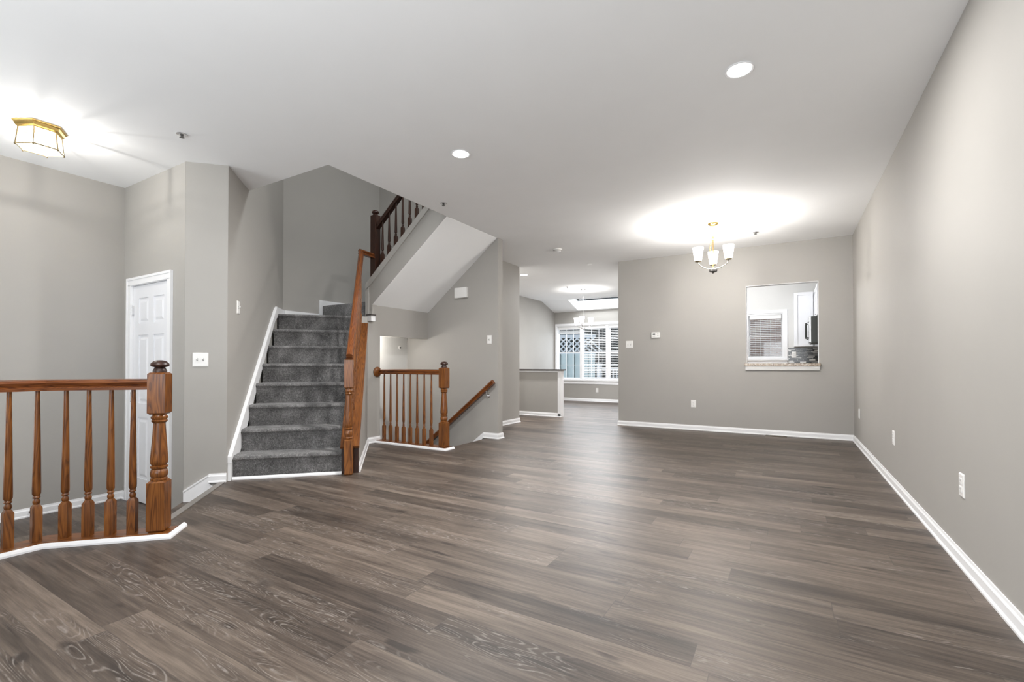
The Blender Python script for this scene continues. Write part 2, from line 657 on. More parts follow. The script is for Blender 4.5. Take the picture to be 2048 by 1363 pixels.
# floor: main level, notched for the sunken foyer and the basement stair
struct('floor', MB().plan([(-3.715, -1.6), (0.9, -1.6), (0.9, 12.5), (-6.0, 12.5), (-6.0, 5.44), (-3.60, 5.44), (-3.60, 4.505), (-6.0, 4.505),
                           (-6.0, 2.6), (-4.30, 2.25), (-4.2545, 2.2045), (-3.375, 1.325), (-3.715, 0.985)], -0.28, 0.0), 'plank_floor')
fo = struct('floor_foyer', MB().plan([(-5.70, -0.6), (-3.55, -0.6), (-3.55, 0.9), (-3.3, 1.3), (-4.2, 2.3), (-5.70, 2.1)], ZF - 0.1, ZF), 'plank_floor')
struct('trim_1', MB().plan([(-4.2545, 2.2045), (-3.375, 1.325), (-3.34, 1.36), (-4.22, 2.24)], 0.0, 0.006), 'nosing_grey')
e0, e1 = Vector((-4.2545, 2.2045, 0)), Vector((-3.375, 1.325, 0))
struct('floor_step', MB().poly([e0 + Vector((0, 0, -0.15)), e1 + Vector((0, 0, -0.15)), e1 - P3 * 0.28 + Vector((0, 0, -0.15)), e0 - P3 * 0.28 + Vector((0, 0, -0.15))], (0, 0, -0.13)), 'plank_floor')

# ceiling with the stair opening, sloped bay over the breakfast windows, upstairs lid
struct('ceiling', MB().plan([(-6.0, -1.7), (0.9, -1.7), (0.9, 11.5), (-6.0, 11.5), (-6.0, 5.43), (-3.45, 5.43), (-3.45, 2.675), (-6.0, 2.675)], H, H + 0.29), 'ceiling_paint')
sl0, sl1 = 11.5, 12.42
zs = lambda y: H - (y - 11.5) * 0.30
m = MB()
for x0, x1, y0, y1 in ((-6.0, -5.08, sl0, sl1), (-3.20, -2.3, sl0, sl1), (-5.08, -3.20, sl0, 11.54), (-5.08, -3.20, 12.22, sl1)):
    m.poly([(x0, y0, zs(y0)), (x1, y0, zs(y0)), (x1, y1, zs(y1)), (x0, y1, zs(y1))], (0, 0, 0.26))
struct('ceiling_slope', m, 'ceiling_paint')
struct('window_3', MB().poly([(-5.1, 11.53, zs(11.53) + 0.265), (-3.18, 11.53, zs(11.53) + 0.265), (-3.18, 12.24, zs(12.24) + 0.265), (-5.1, 12.24, zs(12.24) + 0.265)], (0, 0, 0.01)), 'window_glass')
struct('ceiling_upstairs', MB().box(-5.9, 2.4, HU, -2.0, 5.7, HU + 0.1), 'ceiling_paint')

# walls
struct('wall_right', MB().box(XR, -1.7, -0.02, XR + 0.12, YK + 0.12, H + 0.02), 'greige_paint')
mb = MB()
mb.box(-2.478, YB, 0, -0.535, YB + 0.12, H + 0.01).box(0.366, YB, 0, XR + 0.05, YB + 0.12, H + 0.01)
mb.box(-0.535, YB, 0, 0.366, YB + 0.12, 1.0025).box(-0.535, YB, 2.185, 0.366, YB + 0.12, H + 0.01)
struct('wall_back', mb, 'greige_paint')
mb = MB()
mb.box(-6.0, -1.72, -0.4, -2.55, -1.6, H + 0.02).box(0.75, -1.72, -0.02, 0.9, -1.6, H + 0.02)
mb.box(-2.55, -1.72, -0.02, 0.75, -1.6, 0.3).box(-2.55, -1.72, 2.6, 0.75, -1.6, H + 0.02)
struct('wall_front', mb, 'greige_paint')
struct('wall_foyer_left', MB().box(-5.76, -0.62, ZF - 0.05, -5.64, 2.12, H + 0.01), 'greige_paint')
mb = MB()
mb.box(-5.70, -0.72, ZF - 0.05, -5.4, -0.60, H + 0.01).box(-4.0, -0.72, ZF - 0.05, -3.6, -0.60, H + 0.01).box(-5.4, -0.72, 2.4, -4.0, -0.60, H + 0.01)
struct('wall_foyer_front', mb, 'greige_paint')
struct('wall_front_return', MB().box(-3.75, -1.7, -0.3, -3.63, -0.6, H + 0.01), 'greige_paint')
# closet wall with the white door, opening left for the door slab
DX0, DX1, DZ = -5.46, -4.735, 1.775
mb = MB()
mb.box(-5.70, 2.01, ZF - 0.05, DX0 - 0.01, 2.13, H + 0.01)
mb.box(DX1 + 0.01, 2.01, ZF - 0.05, -4.452, 2.13, H + 0.01)
mb.box(DX0 - 0.01, 2.01, DZ + 0.01, DX1 + 0.01, 2.13, H + 0.01)
struct('wall_closet', mb, 'greige_paint')
# angled wall facing the room and the angled stair wall (upstairs too)
a, b = Vector((-4.449, 2.010, 0)), Vector((-4.217, 2.242, 0))
cE = Vector((XE, -1.975 - XE, 0))
mb = MB()
b0 = b - P3 * 0.006
mb.poly([a + Z3 * (ZF - 0.05), b0 + Z3 * (ZF - 0.05), b0 + Q3 * 0.10 + Z3 * (ZF - 0.05), a + Q3 * 0.10 + Z3 * (ZF - 0.05)], (0, 0, H - ZF + 0.055))
struct('wall_stair_front', mb, 'greige_paint')
mb = MB()
b1 = b + Q3 * 0.0005
mb.poly([b1, cE, cE - P3 * 0.12, b1 - P3 * 0.12], (0, 0, HU))
struct('wall_stair_left', mb, 'greige_paint')
struct('wall_stair_back', MB().box(XE - 0.12, cE.y - 0.15, 0, XE, 5.54, HU), 'greige_paint')
struct('wall_stair_right', MB().box(XE - 0.1, 5.42, -2.7, -3.46, 5.54, HU).box(-3.46, 5.42, -2.7, -3.43, 5.54, H + 0.005).box(-3.46, 5.42, H + 0.285, -2.05, 5.54, HU), 'greige_paint')
struct('wall_upstairs', MB().box(-5.4, 2.55, H + 0.28, -2.05, 2.67, HU).box(-2.15, 2.6, H + 0.28, -2.05, 5.5, HU), 'greige_paint')
# wall under the upper flight with the opening to the basement stair
mb = MB()
mb.poly([(-4.68, 4.232, 0), (-4.68, 4.455, 0), (-4.68, 4.455, 1.405), (-4.68, 5.42, 1.405), (-4.68, 5.42, 1.806), (-4.68, 4.33, 1.806), (-4.68, 4.30, 1.60), (-4.68, 4.232, 1.57)], (-0.10, 0, 0))
struct('wall_under_stairs', mb, 'greige_paint')
mb = MB()
mb.box(-5.22, 4.43, -2.7, -5.10, 5.42, 1.56)
mb.box(-5.10, 4.355, -2.7, -3.60, 4.455, -0.002)
mb.box(-5.10, 4.355, -0.002, -4.78, 4.455, 1.56)
mb.box(-5.10, 4.455, 1.50, -4.78, 5.42, 1.56)
struct('wall_basement', mb, 'cool_white_paint')
# hallway block, breakfast room, kitchen
struct('wall_hall', MB().box(-4.24, 5.54, 0, -4.12, 7.22, H + 0.005).box(-5.95, 7.10, 0, -4.24, 7.22, H + 0.005), 'greige_paint')
struct('wall_breakfast_left', MB().box(XL - 0.12, 7.2, 0, XL, YS + 0.12, H + 0.005), 'greige_paint')
WX0, WX1, WZ0, WZ1 = -5.77, -3.42, 0.60, 2.13
mb = MB()
mb.box(XL - 0.1, YS, 0, WX0, YS + 0.12, H).box(WX1, YS, 0, -2.3, YS + 0.12, H)
mb.box(WX0, YS, 0, WX1, YS + 0.12, WZ0).box(WX0, YS, WZ1, WX1, YS + 0.12, 2.52)
struct('wall_breakfast_back', mb, 'greige_paint')
struct('wall_kitchen_left', MB().box(-2.47, YB + 0.12, 0, -2.36, YS + 0.1, H + 0.005), 'greige_paint')
KX0, KX1, KZ0, KZ1 = -0.70, -0.075, 1.14, 2.03
mb = MB()
mb.box(-2.40, YK, 0, KX0, YK + 0.12, H + 0.005).box(KX1, YK, 0, XR + 0.05, YK + 0.12, H + 0.005)
mb.box(KX0, YK, 0, KX1, YK + 0.12, KZ0).box(KX0, YK, KZ1, KX1, YK + 0.12, H + 0.005)
struct('wall_kitchen_back', mb, 'cool_white_paint')
# half wall with white cap trim
mb = MB()
mb.box(-5.85, 8.30, 0, -3.87, 8.42, 0.875)
struct('wall_half', mb, 'greige_paint')
struct('trim_2', MB().box(-5.84, 8.285, 0.872, -3.80, 8.435, 0.905).box(-3.87, 8.288, 0, -3.81, 8.432, 0.872), 'white_trim')
struct('trim_3', MB().box(-5.84, 8.26, 0.905, -3.77, 8.46, 0.93), 'dark_cap_wood')

# baseboards
BB = [(0, 0), (0.019, 0), (0.019, 0.010), (0.012, 0.018), (0.012, 0.056), (0.007, 0.066), (0.005, 0.078), (0, 0.078)]


def baseboard(name, pts):
    struct(name, MB().path(pts, BB), 'white_trim')


baseboard('baseboard_right', [(XR, YB - 0.001, 0), (XR, -1.6, 0)])
baseboard('baseboard_back', [(-2.478, YB + 0.11, 0), (-2.478, YB, 0), (XR, YB, 0)])
baseboard('baseboard_half', [(-5.84, 8.30, 0), (-3.80, 8.30, 0)])
baseboard('baseboard_hall', [(-4.12, 5.56, 0), (-4.12, 7.22, 0), (-4.5, 7.22, 0)])
baseboard('baseboard_breakfast', [(XL, YS, 0), (-2.5, YS, 0)])
baseboard('baseboard_foyer', [(-5.64, -0.5, ZF), (-5.64, 2.01, ZF), (DX0 - 0.09, 2.01, ZF)])
# right-hand end of the stair wall: level return and raking piece down the basement stair
baseboard('baseboard_stair_right', [(-3.665, 5.42, 0), (-3.43, 5.42, 0), (-3.43, 5.54, 0), (-3.6, 5.54, 0)])
m = MB()
m.poly([(-3.665, 5.42, 0.0), (-3.665, 5.42, 0.078), (-3.90, 5.42, -0.112), (-3.90, 5.42, -0.20)], (0, -0.014, 0))
struct('baseboard_basement', m, 'white_trim')
# angled wall: level piece then raking down to the foyer steps
aw = lambda t, z: (-4.217 - (t * SQ), 2.242 - (t * SQ), z)
m = MB()
m.path([aw(0.135, 0), aw(0.0, 0)], BB)
m.poly([aw(0.135, 0), aw(0.135, 0.070), aw(0.325, -0.055), aw(0.325, -0.185), aw(0.10, -0.03)], (0.012 * SQ, -0.012 * SQ, 0))
m.poly([aw(0.135, 0.058), aw(0.135, 0.074), aw(0.325, -0.051), aw(0.325, -0.067)], (0.017 * SQ, -0.017 * SQ, 0))
struct('baseboard_angled', m, 'white_trim')
# outer face of the knee wall, then the short piece on the wall under the stairs
KO, KI = -0.437, -0.645            # outer and inner face of the knee wall (x+y)
k0 = pq(KO, 4.67)
baseboard('baseboard_knee', [(-4.675, 4.450, 0), (-4.675, 4.245, 0), (k0.x, k0.y, 0)][::-1][::1])

# ------------------------------------------------------------------ lower flight, landing and winder
Q0 = 4.579                          # distance along the flight at the foot of the stair wall
RISE, RUN = 0.2065, 0.2426
CL = -1.975                         # stair wall face
st = thing('carpeted_staircase', 'grey carpeted staircase rising to the left up to a winder landing', 'staircase', pq(-1.3, Q0 + 0.05, 0))


def step_profile(s0, z0, s1, z1):
    """(distance, height) outline of one carpeted step with a rounded nose"""
    pts = [(s0 + 0.022, 0.0 if z0 <= 0.001 else z0 - 0.02), (s0 + 0.022, z1 - 0.055), (s0 + 0.014, z1 - 0.04)]
    for i in range(7):
        a = math.pi + (math.pi / 2 - math.pi) * i / 6
        pts.append((s0 + 0.028 + 0.028 * math.cos(a), z1 - 0.028 + 0.028 * math.sin(a)))
    pts += [(s1 + 0.04, z1), (s1 + 0.04, 0.0 if z0 <= 0.001 else z0 - 0.02)]
    return pts


for k in range(8):
    s0 = 0.05 + RUN * k
    s1 = s0 + RUN
    pr = step_profile(s0, RISE * k, s1, RISE * (k + 1))
    if k == 7:
        pr = [p if p[0] < s1 - 0.01 else (s0 + 0.2, p[1]) for p in pr]
    pa = [pq(CL + 0.034, Q0 + s, z) for s, z in pr]
    d = pq(KI - 0.004, Q0, 0) - pq(CL + 0.034, Q0, 0)
    MB().poly(pa, d).build('step', 'grey_carpet', st, smooth=True)
ZL = RISE * 8
e_l = pq(CL + 0.003, Q0 + 0.05 + RUN * 7 + 0.06, 0)
e_r = pq(KI - 0.004, Q0 + 0.05 + RUN * 7 + 0.06, 0)
MB().plan([(e_l.x, e_l.y), (e_r.x, e_r.y), (-4.80, 4.10), (-4.80, 4.315), (XE + 0.004, 4.315), (XE + 0.004, cE.y + 0.004)], ZL - 0.15, ZL).build('landing', 'grey_carpet', st)
MB().box(XE + 0.018, 4.335, ZL - 0.1, -4.79, 5.418, ZL + RISE).build('winder_step', 'grey_carpet', st, bevel=0.02, smooth=True)
# upper flight treads
for k in range(5):
    x0 = -4.68 + 0.245 * k
    zb = lambda x: 1.806 + (x + 4.68) * 0.7805 + 0.045
    zt = ZL + RISE * (k + 2)
    MB().poly([(x0, 4.41, zb(x0)), (x0, 4.41, zt), (x0 + 0.27, 4.41, zt), (x0 + 0.27, 4.41, min(zb(x0 + 0.27), zt - 0.01))], (0, 1.005, 0)).build('step', 'grey_carpet', st)
# white skirt board up the wall with a moulded top edge, then round the landing
n_in = (KI - CL)
sk = [(0.012, 0.0), (0.012, 0.22), (1.62, 1.70), (1.70, 1.735), (1.70, 1.60), (1.60, 1.55), (0.08, 0.0)]
m = MB()
m.poly([pq(CL + 0.002, Q0 + s, z) for s, z in sk], P3 * 0.022)
m.poly([pq(CL + 0.002, Q0 + s, z) for s, z in [(0.008, 0.16), (0.008, 0.215), (1.64, 1.715), (1.64, 1.655)]], P3 * 0.032)
m.build('skirt_board', 'white_trim', st)
m = MB()
m.poly([pq(CL + 0.002, Q0 + s, z) for s, z in [(1.64, ZL - 0.05), (1.64, 1.712), (1.76, 1.735), (2.13, 1.735), (2.13, ZL - 0.05)]], P3 * 0.014)
m.box(XE + 0.001, cE.y + 0.02, ZL, XE + 0.014, 4.30, ZL + 0.085)
m.box(XE + 0.001, 4.29, ZL, XE + 0.016, 4.335, ZL + RISE + 0.075)
m.poly([(XE + 0.001, 4.335, ZL), (XE + 0.001, 4.335, ZL + RISE + 0.075), (XE + 0.001, 5.41, ZL + RISE + 0.075), (XE + 0.001, 5.41, ZL)], (0.015, 0, 0))
m.build('landing_baseboard', 'white_trim', st)
MB().sweep(pq(CL + 0.04, Q0 + 0.055, 0), pq(KI, Q0 + 0.055, 0), [(0, 0), (0.02, 0), (0.02, 0.012), (0.012, 0.024), (0, 0.026)], -Q3, Z3).build('shoe_moulding', 'white_trim', st)
MB().box(-4.68, 4.33, 1.55, -4.66, 4.44, 1.60)

# knee wall beside the lower flight, and the stringer with the white soffit above the basement stair
zc = lambda q: 0.20 + 0.83 * (q - 4.57)
QA, QB = 4.668, 6.308
m = MB()
m.poly([pq(KO, QA, 0), pq(KO, QA, zc(QA)), pq(KO, QB, zc(QB)), pq(KO, QB, 0)], -P3 * ((KO - KI) * SQ))
struct('wall_knee', m, 'greige_paint')
m = MB()
m.poly([(-4.785, 4.318, 1.63), (-4.70, 4.318, 1.63), (-4.676, 4.318, 1.81), (-3.445, 4.318, 2.768), (-3.445, 4.318, 3.19), (-4.785, 4.318, 2.07)], (0, 0.085, 0))
struct('wall_stringer', m, 'greige_paint')
m = MB()
m.poly([(-4.79, 4.318, 1.99), (-4.79, 4.318, 2.085), (-3.44, 4.318, 3.215), (-3.44, 4.318, 3.12)], (0, -0.018, 0))
m.poly([(-4.79, 4.318, 1.63), (-4.79, 4.318, 2.0), (-4.735, 4.318, 2.045), (-4.735, 4.318, 1.63)], (0, -0.018, 0))
struct('trim_4', m, 'greige_paint')
struct('ceiling_soffit', MB().poly([(-4.68, 4.3185, 1.803), (-3.45, 4.3185, 2.763), (-3.45, 4.3185, 2.80), (-4.68, 4.3185, 1.86)], (0, 1.1, 0)), 'ceiling_paint')
struct('trim_5', MB().box(-4.70, 4.245, 1.585, -4.62, 4.315, 1.655), 'white_trim')
struct('trim_6', MB().box(-4.71, 4.235, 1.655, -4.61, 4.32, 1.672), 'dark_cap_wood')

# basement stair, mostly hidden
bs = thing('basement_stairs', 'dark basement stair going down behind the middle railing', 'staircase', (-3.62, 4.96, -0.2))
for k in range(6):
    MB().box(-3.62 - 0.25 * (k + 1) + 0.001, 4.46, -0.2 * (k + 1) - 0.19, -3.62 - 0.25 * k, 5.40, -0.2 * (k + 1)).build('step', 'grey_carpet', bs)

# ------------------------------------------------------------------ railings
RAILP = [(-0.030, 0.0), (-0.030, 0.014), (-0.022, 0.022), (-0.026, 0.034), (-0.030, 0.044), (-0.022, 0.058), (0.0, 0.064), (0.022, 0.058), (0.030, 0.044), (0.026, 0.034), (0.022, 0.022), (0.030, 0.014), (0.030, 0.0)]


def newel(name, root, c, z0, d, mat='oak', size=0.093, blocks=None, knob=True, cap_h=1.045):
    """turned newel: square base and rail blocks with a turned shaft and a mushroom knob; d = horizontal axis of its faces"""
    c = Vector(c)
    d = Vector(d)
    e = Vector((-d.y, d.x, 0))
    b1, s0, s1, b2, top = blocks
    h = size / 2
    m = MB()

    def sq(za, zb):
        ch = 0.010
        prof = [(h - ch, za), (h, za + ch), (h, zb - ch), (h - ch, zb)]
        vs = []
        for r, z in prof:
            for sx, sy in ((-1, -1), (1, -1), (1, 1), (-1, 1)):
                vs.append(c + d * r * sx + e * r * sy + Z3 * z)
        fs = [(3, 2, 1, 0), (12, 13, 14, 15)]
        for k in range(3):
            for i in range(4):
                j = (i + 1) % 4
                fs.append((4 * k + i, 4 * k + j, 4 * k + 4 + j, 4 * k + 4 + i))
        m.add(vs, fs)

    if b1 > z0:
        sq(z0, b1)
    sq(b2, top)
    L = b2 - b1
    t = [(0.030, 0.0), (0.038, 0.01), (0.043, 0.022), (0.043, 0.045), (0.037, 0.058), (0.043, 0.075), (0.0455, 0.12), (0.040, 0.175), (0.036, 0.185), (0.044, 0.20), (0.045, 0.225), (0.036, 0.235),
         (0.044, 0.265), (0.0455, 0.30), (0.042, 0.42), (0.036, 0.62), (0.0315, 0.80), (0.030, 0.855), (0.038, 0.872), (0.042, 0.89), (0.036, 0.905), (0.043, 0.93), (0.043, 0.95), (0.036, 0.965), (0.033, 1.0)]
    sc = size / 0.093
    m.lathe([(r * sc, b1 - 0.006 + f * (L + 0.012)) for r, f in t], c, 20)
    o = m.build('newel_post', mat, root, grain=Z3, smooth=True)
    if knob:
        kb = [(0.034, top - 0.004), (0.036, top + 0.008), (0.030, top + 0.022), (0.026, top + 0.030), (0.044, top + 0.036), (0.048, top + 0.044), (0.044, top + 0.056), (0.030, top + 0.068), (0.012, top + 0.073), (0.0, top + 0.0735)]
        MB().lathe([(r * sc, z) for r, z in kb], c, 20).build('knob', 'dark_oak' if mat == 'oak' else mat, o, smooth=True)
    return o


def baluster(root, x, y, z0, z1, d, mat='oak', blk=0.20, w=0.040):
    """square foot, ring, tapering round spindle"""
    c = Vector((x, y, 0))
    d = Vector(d)
    e = Vector((-d.y, d.x, 0))
    h = w / 2
    zb = z0 + blk
    m = MB()
    vs = []
    for r, z in ((h, z0), (h, zb - 0.012), (h * 0.55, zb + 0.008)):
        for sx, sy in ((-1, -1), (1, -1), (1, 1), (-1, 1)):
            vs.append(c + d * r * sx + e * r * sy + Z3 * z)
    m.add(vs, [(3, 2, 1, 0), (8, 9, 10, 11)] + [(4 * k + i, 4 * k + (i + 1) % 4, 4 * k + 4 + (i + 1) % 4, 4 * k + 4 + i) for k in range(2) for i in range(4)])
    L = z1 - zb
    t = [(0.010, 0.0), (0.011, 0.010), (0.015, 0.022), (0.0165, 0.040), (0.012, 0.058), (0.011, 0.064), (0.0165, 0.070), (0.0165, 0.080), (0.013, 0.088), (0.0185, 0.105), (0.019, 0.14), (0.0155, 0.5), (0.011, 0.92), (0.0105, 1.0)]
    k = w / 0.040
    m.lathe([(r * k, zb + f * (L if f > 0.1 else 0.62)) for r, f in t], c, 12)
    return m.build('baluster', mat, root, grain=Z3, smooth=True)


# foyer railing: 45 degree run from the newel to a bend, then straight towards the viewer
NC = Vector((-3.252, 1.338, 0))
fr = thing('foyer_railing', 'stained oak railing with a large turned newel guarding the sunken foyer at left', 'railing', (NC.x, NC.y, 0))
newel('newel', fr, NC, 0.03, P3, blocks=(0.330, 0, 0, 0.724, 0.974))
BEND = NC - P3 * 0.545
BEND = Vector((-3.645, NC.y + (-3.645 - NC.x), 0))
END = Vector((-3.645, -0.55, 0))
m = MB()
m.path([(END.x, END.y, 0.872), (BEND.x, BEND.y, 0.872), (NC.x - 0.04 * SQ, NC.y - 0.04 * SQ, 0.872)], [(-a, b) for a, b in RAILP])
m.build('handrail', 'oak_rail', fr, grain=(0.3, 1, 0))
TE = NC + P3 * 0.078
m = MB()
m.path([(END.x, END.y, 0.0), (BEND.x, BEND.y, 0.0), (TE.x, TE.y, 0.0)], [(-0.062, 0), (0.068, 0), (0.068, 0.026), (0.06, 0.030), (-0.062, 0.030)])
m.build('base_rail', 'oak', fr, grain=P3)
m = MB()
t1 = NC - Q3 * 0.069 + P3 * 0.079
m.path([(END.x + 0.069, END.y, 0), (BEND.x + 0.069, BEND.y - 0.029, 0), (t1.x, t1.y, 0), (t1.x + Q3.x * 0.21, t1.y + Q3.y * 0.21, 0)], [(0, 0), (0.020, 0), (0.019, 0.010), (0.012, 0.020), (0, 0.026)])
m.build('base_trim', 'white_trim', fr)
for i in range(4):
    p = NC + Vector((-3.340 + 3.245, 1.2305 - 1.3255, 0)) - P3 * (0.1105 * i)
    baluster(fr, p.x, p.y, 0.028, 0.874, P3, w=0.042)
for i in range(11):
    baluster(fr, -3.645, 0.905 - 0.112 * i, 0.028, 0.874, X3, w=0.042)

# middle railing guarding the basement stair
YM = 4.432
MC = Vector((-3.575, YM, 0))
mr = thing('stair_railing', 'short oak railing with eight spindles beside the basement stair opening', 'railing', (MC.x, MC.y, 0))
newel('newel', mr, MC, 0.03, X3, blocks=(0.330, 0, 0, 0.735, 0.985), size=0.092)
m = MB()
m.sweep((-4.66, YM, 0.898), (MC.x - 0.04, YM, 0.898), RAILP, Y3, Z3)
m.build('handrail', 'oak_rail', mr, grain=X3)
MB().lathe([(0.066, 0), (0.066, 0.012), (0.052, 0.020), (0.040, 0.024), (0.0, 0.025)], (-4.678, YM - 0.03, 0.925), 24, X3).build('rosette', 'oak', mr, smooth=True)
MB().box(-4.672, YM - 0.062, 0.0, MC.x + 0.068, YM + 0.066, 0.030).build('base_rail', 'oak', mr, grain=X3)
m = MB()
m.path([(-4.67, YM - 0.062, 0), (MC.x + 0.068, YM - 0.062, 0), (MC.x + 0.068, YM + 0.10, 0)], [(0, 0), (0.020, 0), (0.019, 0.010), (0.012, 0.020), (0, 0.026)])
m.build('base_trim', 'white_trim', mr)
for i in range(8):
    baluster(mr, -4.575 + 0.1145 * i, YM, 0.028, 0.90, X3, w=0.036)

# lower flight railing on the knee wall: half newel, plinth, sloping shoe cap, spindles, sloping rail
CN = -0.553
lr = thing('flight_railing', 'oak railing climbing the open side of the carpeted flight, with turned newel', 'railing', pq(CN, 4.60, 0))
NB = pq(CN, 4.592, 0)
newel('newel', lr, NB, 0.0, P3, blocks=(0.330, 0, 0, 0.800, 1.075), size=0.078, knob=False)
MB().poly([pq(KI - 0.004, 4.640, 0), pq(KO + 0.004, 4.640, 0), pq(KO + 0.004, 4.640, zc(4.64) - 0.01), pq(KI - 0.004, 4.640, zc(4.64) - 0.01)], Q3 * 0.026).build('plinth', 'dark_oak', lr, grain=Z3)
slope = Vector((Q3.x, Q3.y, 0.83)).normalized()
nrm = Vector((-0.83 * Q3.x, -0.83 * Q3.y, 1)).normalized()
ca, cb = pq((KO + KI) / 2, 4.615, zc(4.615) + 0.001), pq((KO + KI) / 2, 6.165, zc(6.165) + 0.001)
MB().sweep(ca, cb, [(-0.086, 0), (0.086, 0), (0.086, 0.020), (0.078, 0.028), (-0.078, 0.028), (-0.086, 0.020)], P3, nrm).build('shoe_cap', 'oak', lr, grain=slope)
zr = lambda q: 1.075 + 0.83 * (q - 4.56)
ra, rb = pq(CN + 0.012, 4.555, zr(4.555)), pq(CN + 0.012, 6.165, zr(6.165))
lvl = Vector((0, 0, 0))
m = MB()
m.sweep(ra, rb, RAILP, P3, nrm)
tp = pq(CN + 0.012, 6.165, 0)
m.sweep((tp.x + 0.005, tp.y - 0.03, zr(6.165) + 0.004), (-4.672, 4.33, zr(6.165) + 0.004), RAILP, X3, Z3)
m.build('handrail', 'oak_rail', lr, grain=slope)
for i in range(12):
    q = 4.735 + 0.124 * i
    p = pq(CN + 0.005, q, 0)
    baluster(lr, p.x, p.y, zc(q) + 0.018, zr(q) + 0.008, P3, w=0.036, blk=0.17, mat='oak')

# upper flight railing on the stringer
UN = Vector((-4.68, 4.368, 0))
ur = thing('upper_railing', 'dark upper stair railing rising through the ceiling opening', 'railing', (UN.x, UN.y, 1.70))
h = 0.047
m = MB()
m.box(UN.x - h, UN.y - h + 0.002, 1.90, UN.x + h, UN.y + h, 2.985)
o = m.build('newel_post', 'dark_oak', ur, grain=Z3, bevel=0.006)
MB().lathe([(0.034, 2.98), (0.036, 2.993), (0.028, 3.005), (0.044, 3.015), (0.048, 3.025), (0.042, 3.042), (0.020, 3.056), (0.0, 3.058)], UN, 18).build('knob', 'dark_oak', o, smooth=True)
us = Vector((1, 0, 0.84)).normalized()
un = Vector((-0.84, 0, 1)).normalized()
m = MB()
m.sweep((-4.635, 4.368, 2.80), (-3.05, 4.368, 2.80 + 1.585 * 0.84), RAILP, Y3, un)
m.build('handrail', 'dark_oak', ur, grain=us)
zst = lambda x: 2.085 + (x + 4.79) * 0.837
m = MB()
m.sweep((-4.63, 4.36, zst(-4.63) - 0.01), (-3.45, 4.36, zst(-3.45) - 0.01), [(-0.042, 0), (0.042, 0), (0.042, 0.022), (-0.042, 0.022)], Y3, un)
m.build('base_rail', 'dark_oak', ur, grain=us)
for i in range(9):
    x = -4.545 + 0.118 * i
    baluster(ur, x, 4.366, zst(x) + 0.006, 2.80 + (x + 4.635) * 0.84 + 0.01, X3, mat='dark_oak', w=0.038, blk=0.17)

# wall handrail down to the basement
hr = thing('basement_handrail', 'slanting oak handrail on metal brackets going down the basement wall', 'handrail', (-3.45, 5.36, 0.6))
hs = Vector((-1, 0, -0.80)).normalized()
hn = Vector((-0.80, 0, 1)).normalized()
MB().sweep((-3.445, 5.352, 0.765), (-4.95, 5.352, 0.765 - 1.505 * 0.80), RAILP, Y3, hn).build('rail', 'oak_rail', hr, grain=hs)
for x in (-3.58, -4.30):
    z = 0.765 - (-3.445 - x) * 0.80
    m = MB()
    m.tube([(x, 5.352, z + 0.002), (x, 5.352, z - 0.045), (x, 5.375, z - 0.066), (x, 5.415, z - 0.07)], 0.006, 8)
    m.lathe([(0.024, 0), (0.024, 0.004), (0.0, 0.006)], (x, 5.418, z - 0.07), 14, (0, -1, 0))
    m.build('bracket', 'chrome', hr, smooth=True)

# ------------------------------------------------------------------ closet door
d1 = thing('door_1', 'white six panel closet door with white casing', 'door', (-5.1, 2.01, ZF))
d1['kind'] = 'structure'
m = MB()
dz0, dz1 = ZF + 0.012, DZ
st_w, ml, yf = 0.11, 0.10, 2.022
dw = DX1 - DX0
cols = [(DX0 + st_w, DX0 + dw / 2 - ml / 2), (DX0 + dw / 2 + ml / 2, DX1 - st_w)]
dh = dz1 - dz0
rows = [(dz0 + 0.22, dz0 + 0.80), (dz0 + 0.93, dz0 + 1.58), (dz0 + 1.69, dz1 - 0.12)]
m.box(DX0, yf + 0.010, dz0, DX1, yf + 0.035, dz1)
xs = [DX0, cols[0][0], cols[0][1], cols[1][0], cols[1][1], DX1]
zsl = [dz0, rows[0][0], rows[0][1], rows[1][0], rows[1][1], rows[2][0], rows[2][1], dz1]
for i in (0, 2, 4):
    m.box(xs[i], yf, dz0, xs[i + 1], yf + 0.012, dz1)
for i in (0, 2, 4, 6):
    for c0, c1 in cols:
        m.box(c0, yf, zsl[i], c1, yf + 0.012, zsl[i + 1])
for c0, c1 in cols:
    for r0, r1 in rows:
        i0, i1 = 0.022, 0.045
        vs = [(c0 + i0, yf + 0.0105, r0 + i0), (c1 - i0, yf + 0.0105, r0 + i0), (c1 - i0, yf + 0.0105, r1 - i0), (c0 + i0, yf + 0.0105, r1 - i0),
              (c0 + i1, yf + 0.002, r0 + i1), (c1 - i1, yf + 0.002, r0 + i1), (c1 - i1, yf + 0.002, r1 - i1), (c0 + i1, yf + 0.002, r1 - i1)]
        m.add(vs, [(4, 5, 6, 7), (0, 1, 5, 4), (1, 2, 6, 5), (2, 3, 7, 6), (3, 0, 4, 7)])
m.build('door_slab', 'white_door', d1)
m = MB()
CW = 0.07
m.box(DX0 - CW - 0.008, 1.994, ZF, DX0 - 0.004, 2.012, DZ + 0.010)
m.box(DX1 + 0.004, 1.994, ZF, DX1 + CW + 0.008, 2.012, DZ + 0.010)
m.box(DX0 - CW - 0.008, 1.994, DZ + 0.006, DX1 + CW + 0.008, 2.012, DZ + CW + 0.006)
m.box(DX0 - CW - 0.010, 1.988, ZF, DX0 - CW + 0.012, 2.0095, DZ + CW - 0.0145)
m.box(DX1 + CW - 0.012, 1.988, ZF, DX1 + CW + 0.010, 2.0095, DZ + CW - 0.0145)
m.box(DX0 - CW - 0.010, 1.988, DZ + CW - 0.014, DX1 + CW + 0.010, 2.0095, DZ + CW + 0.008)
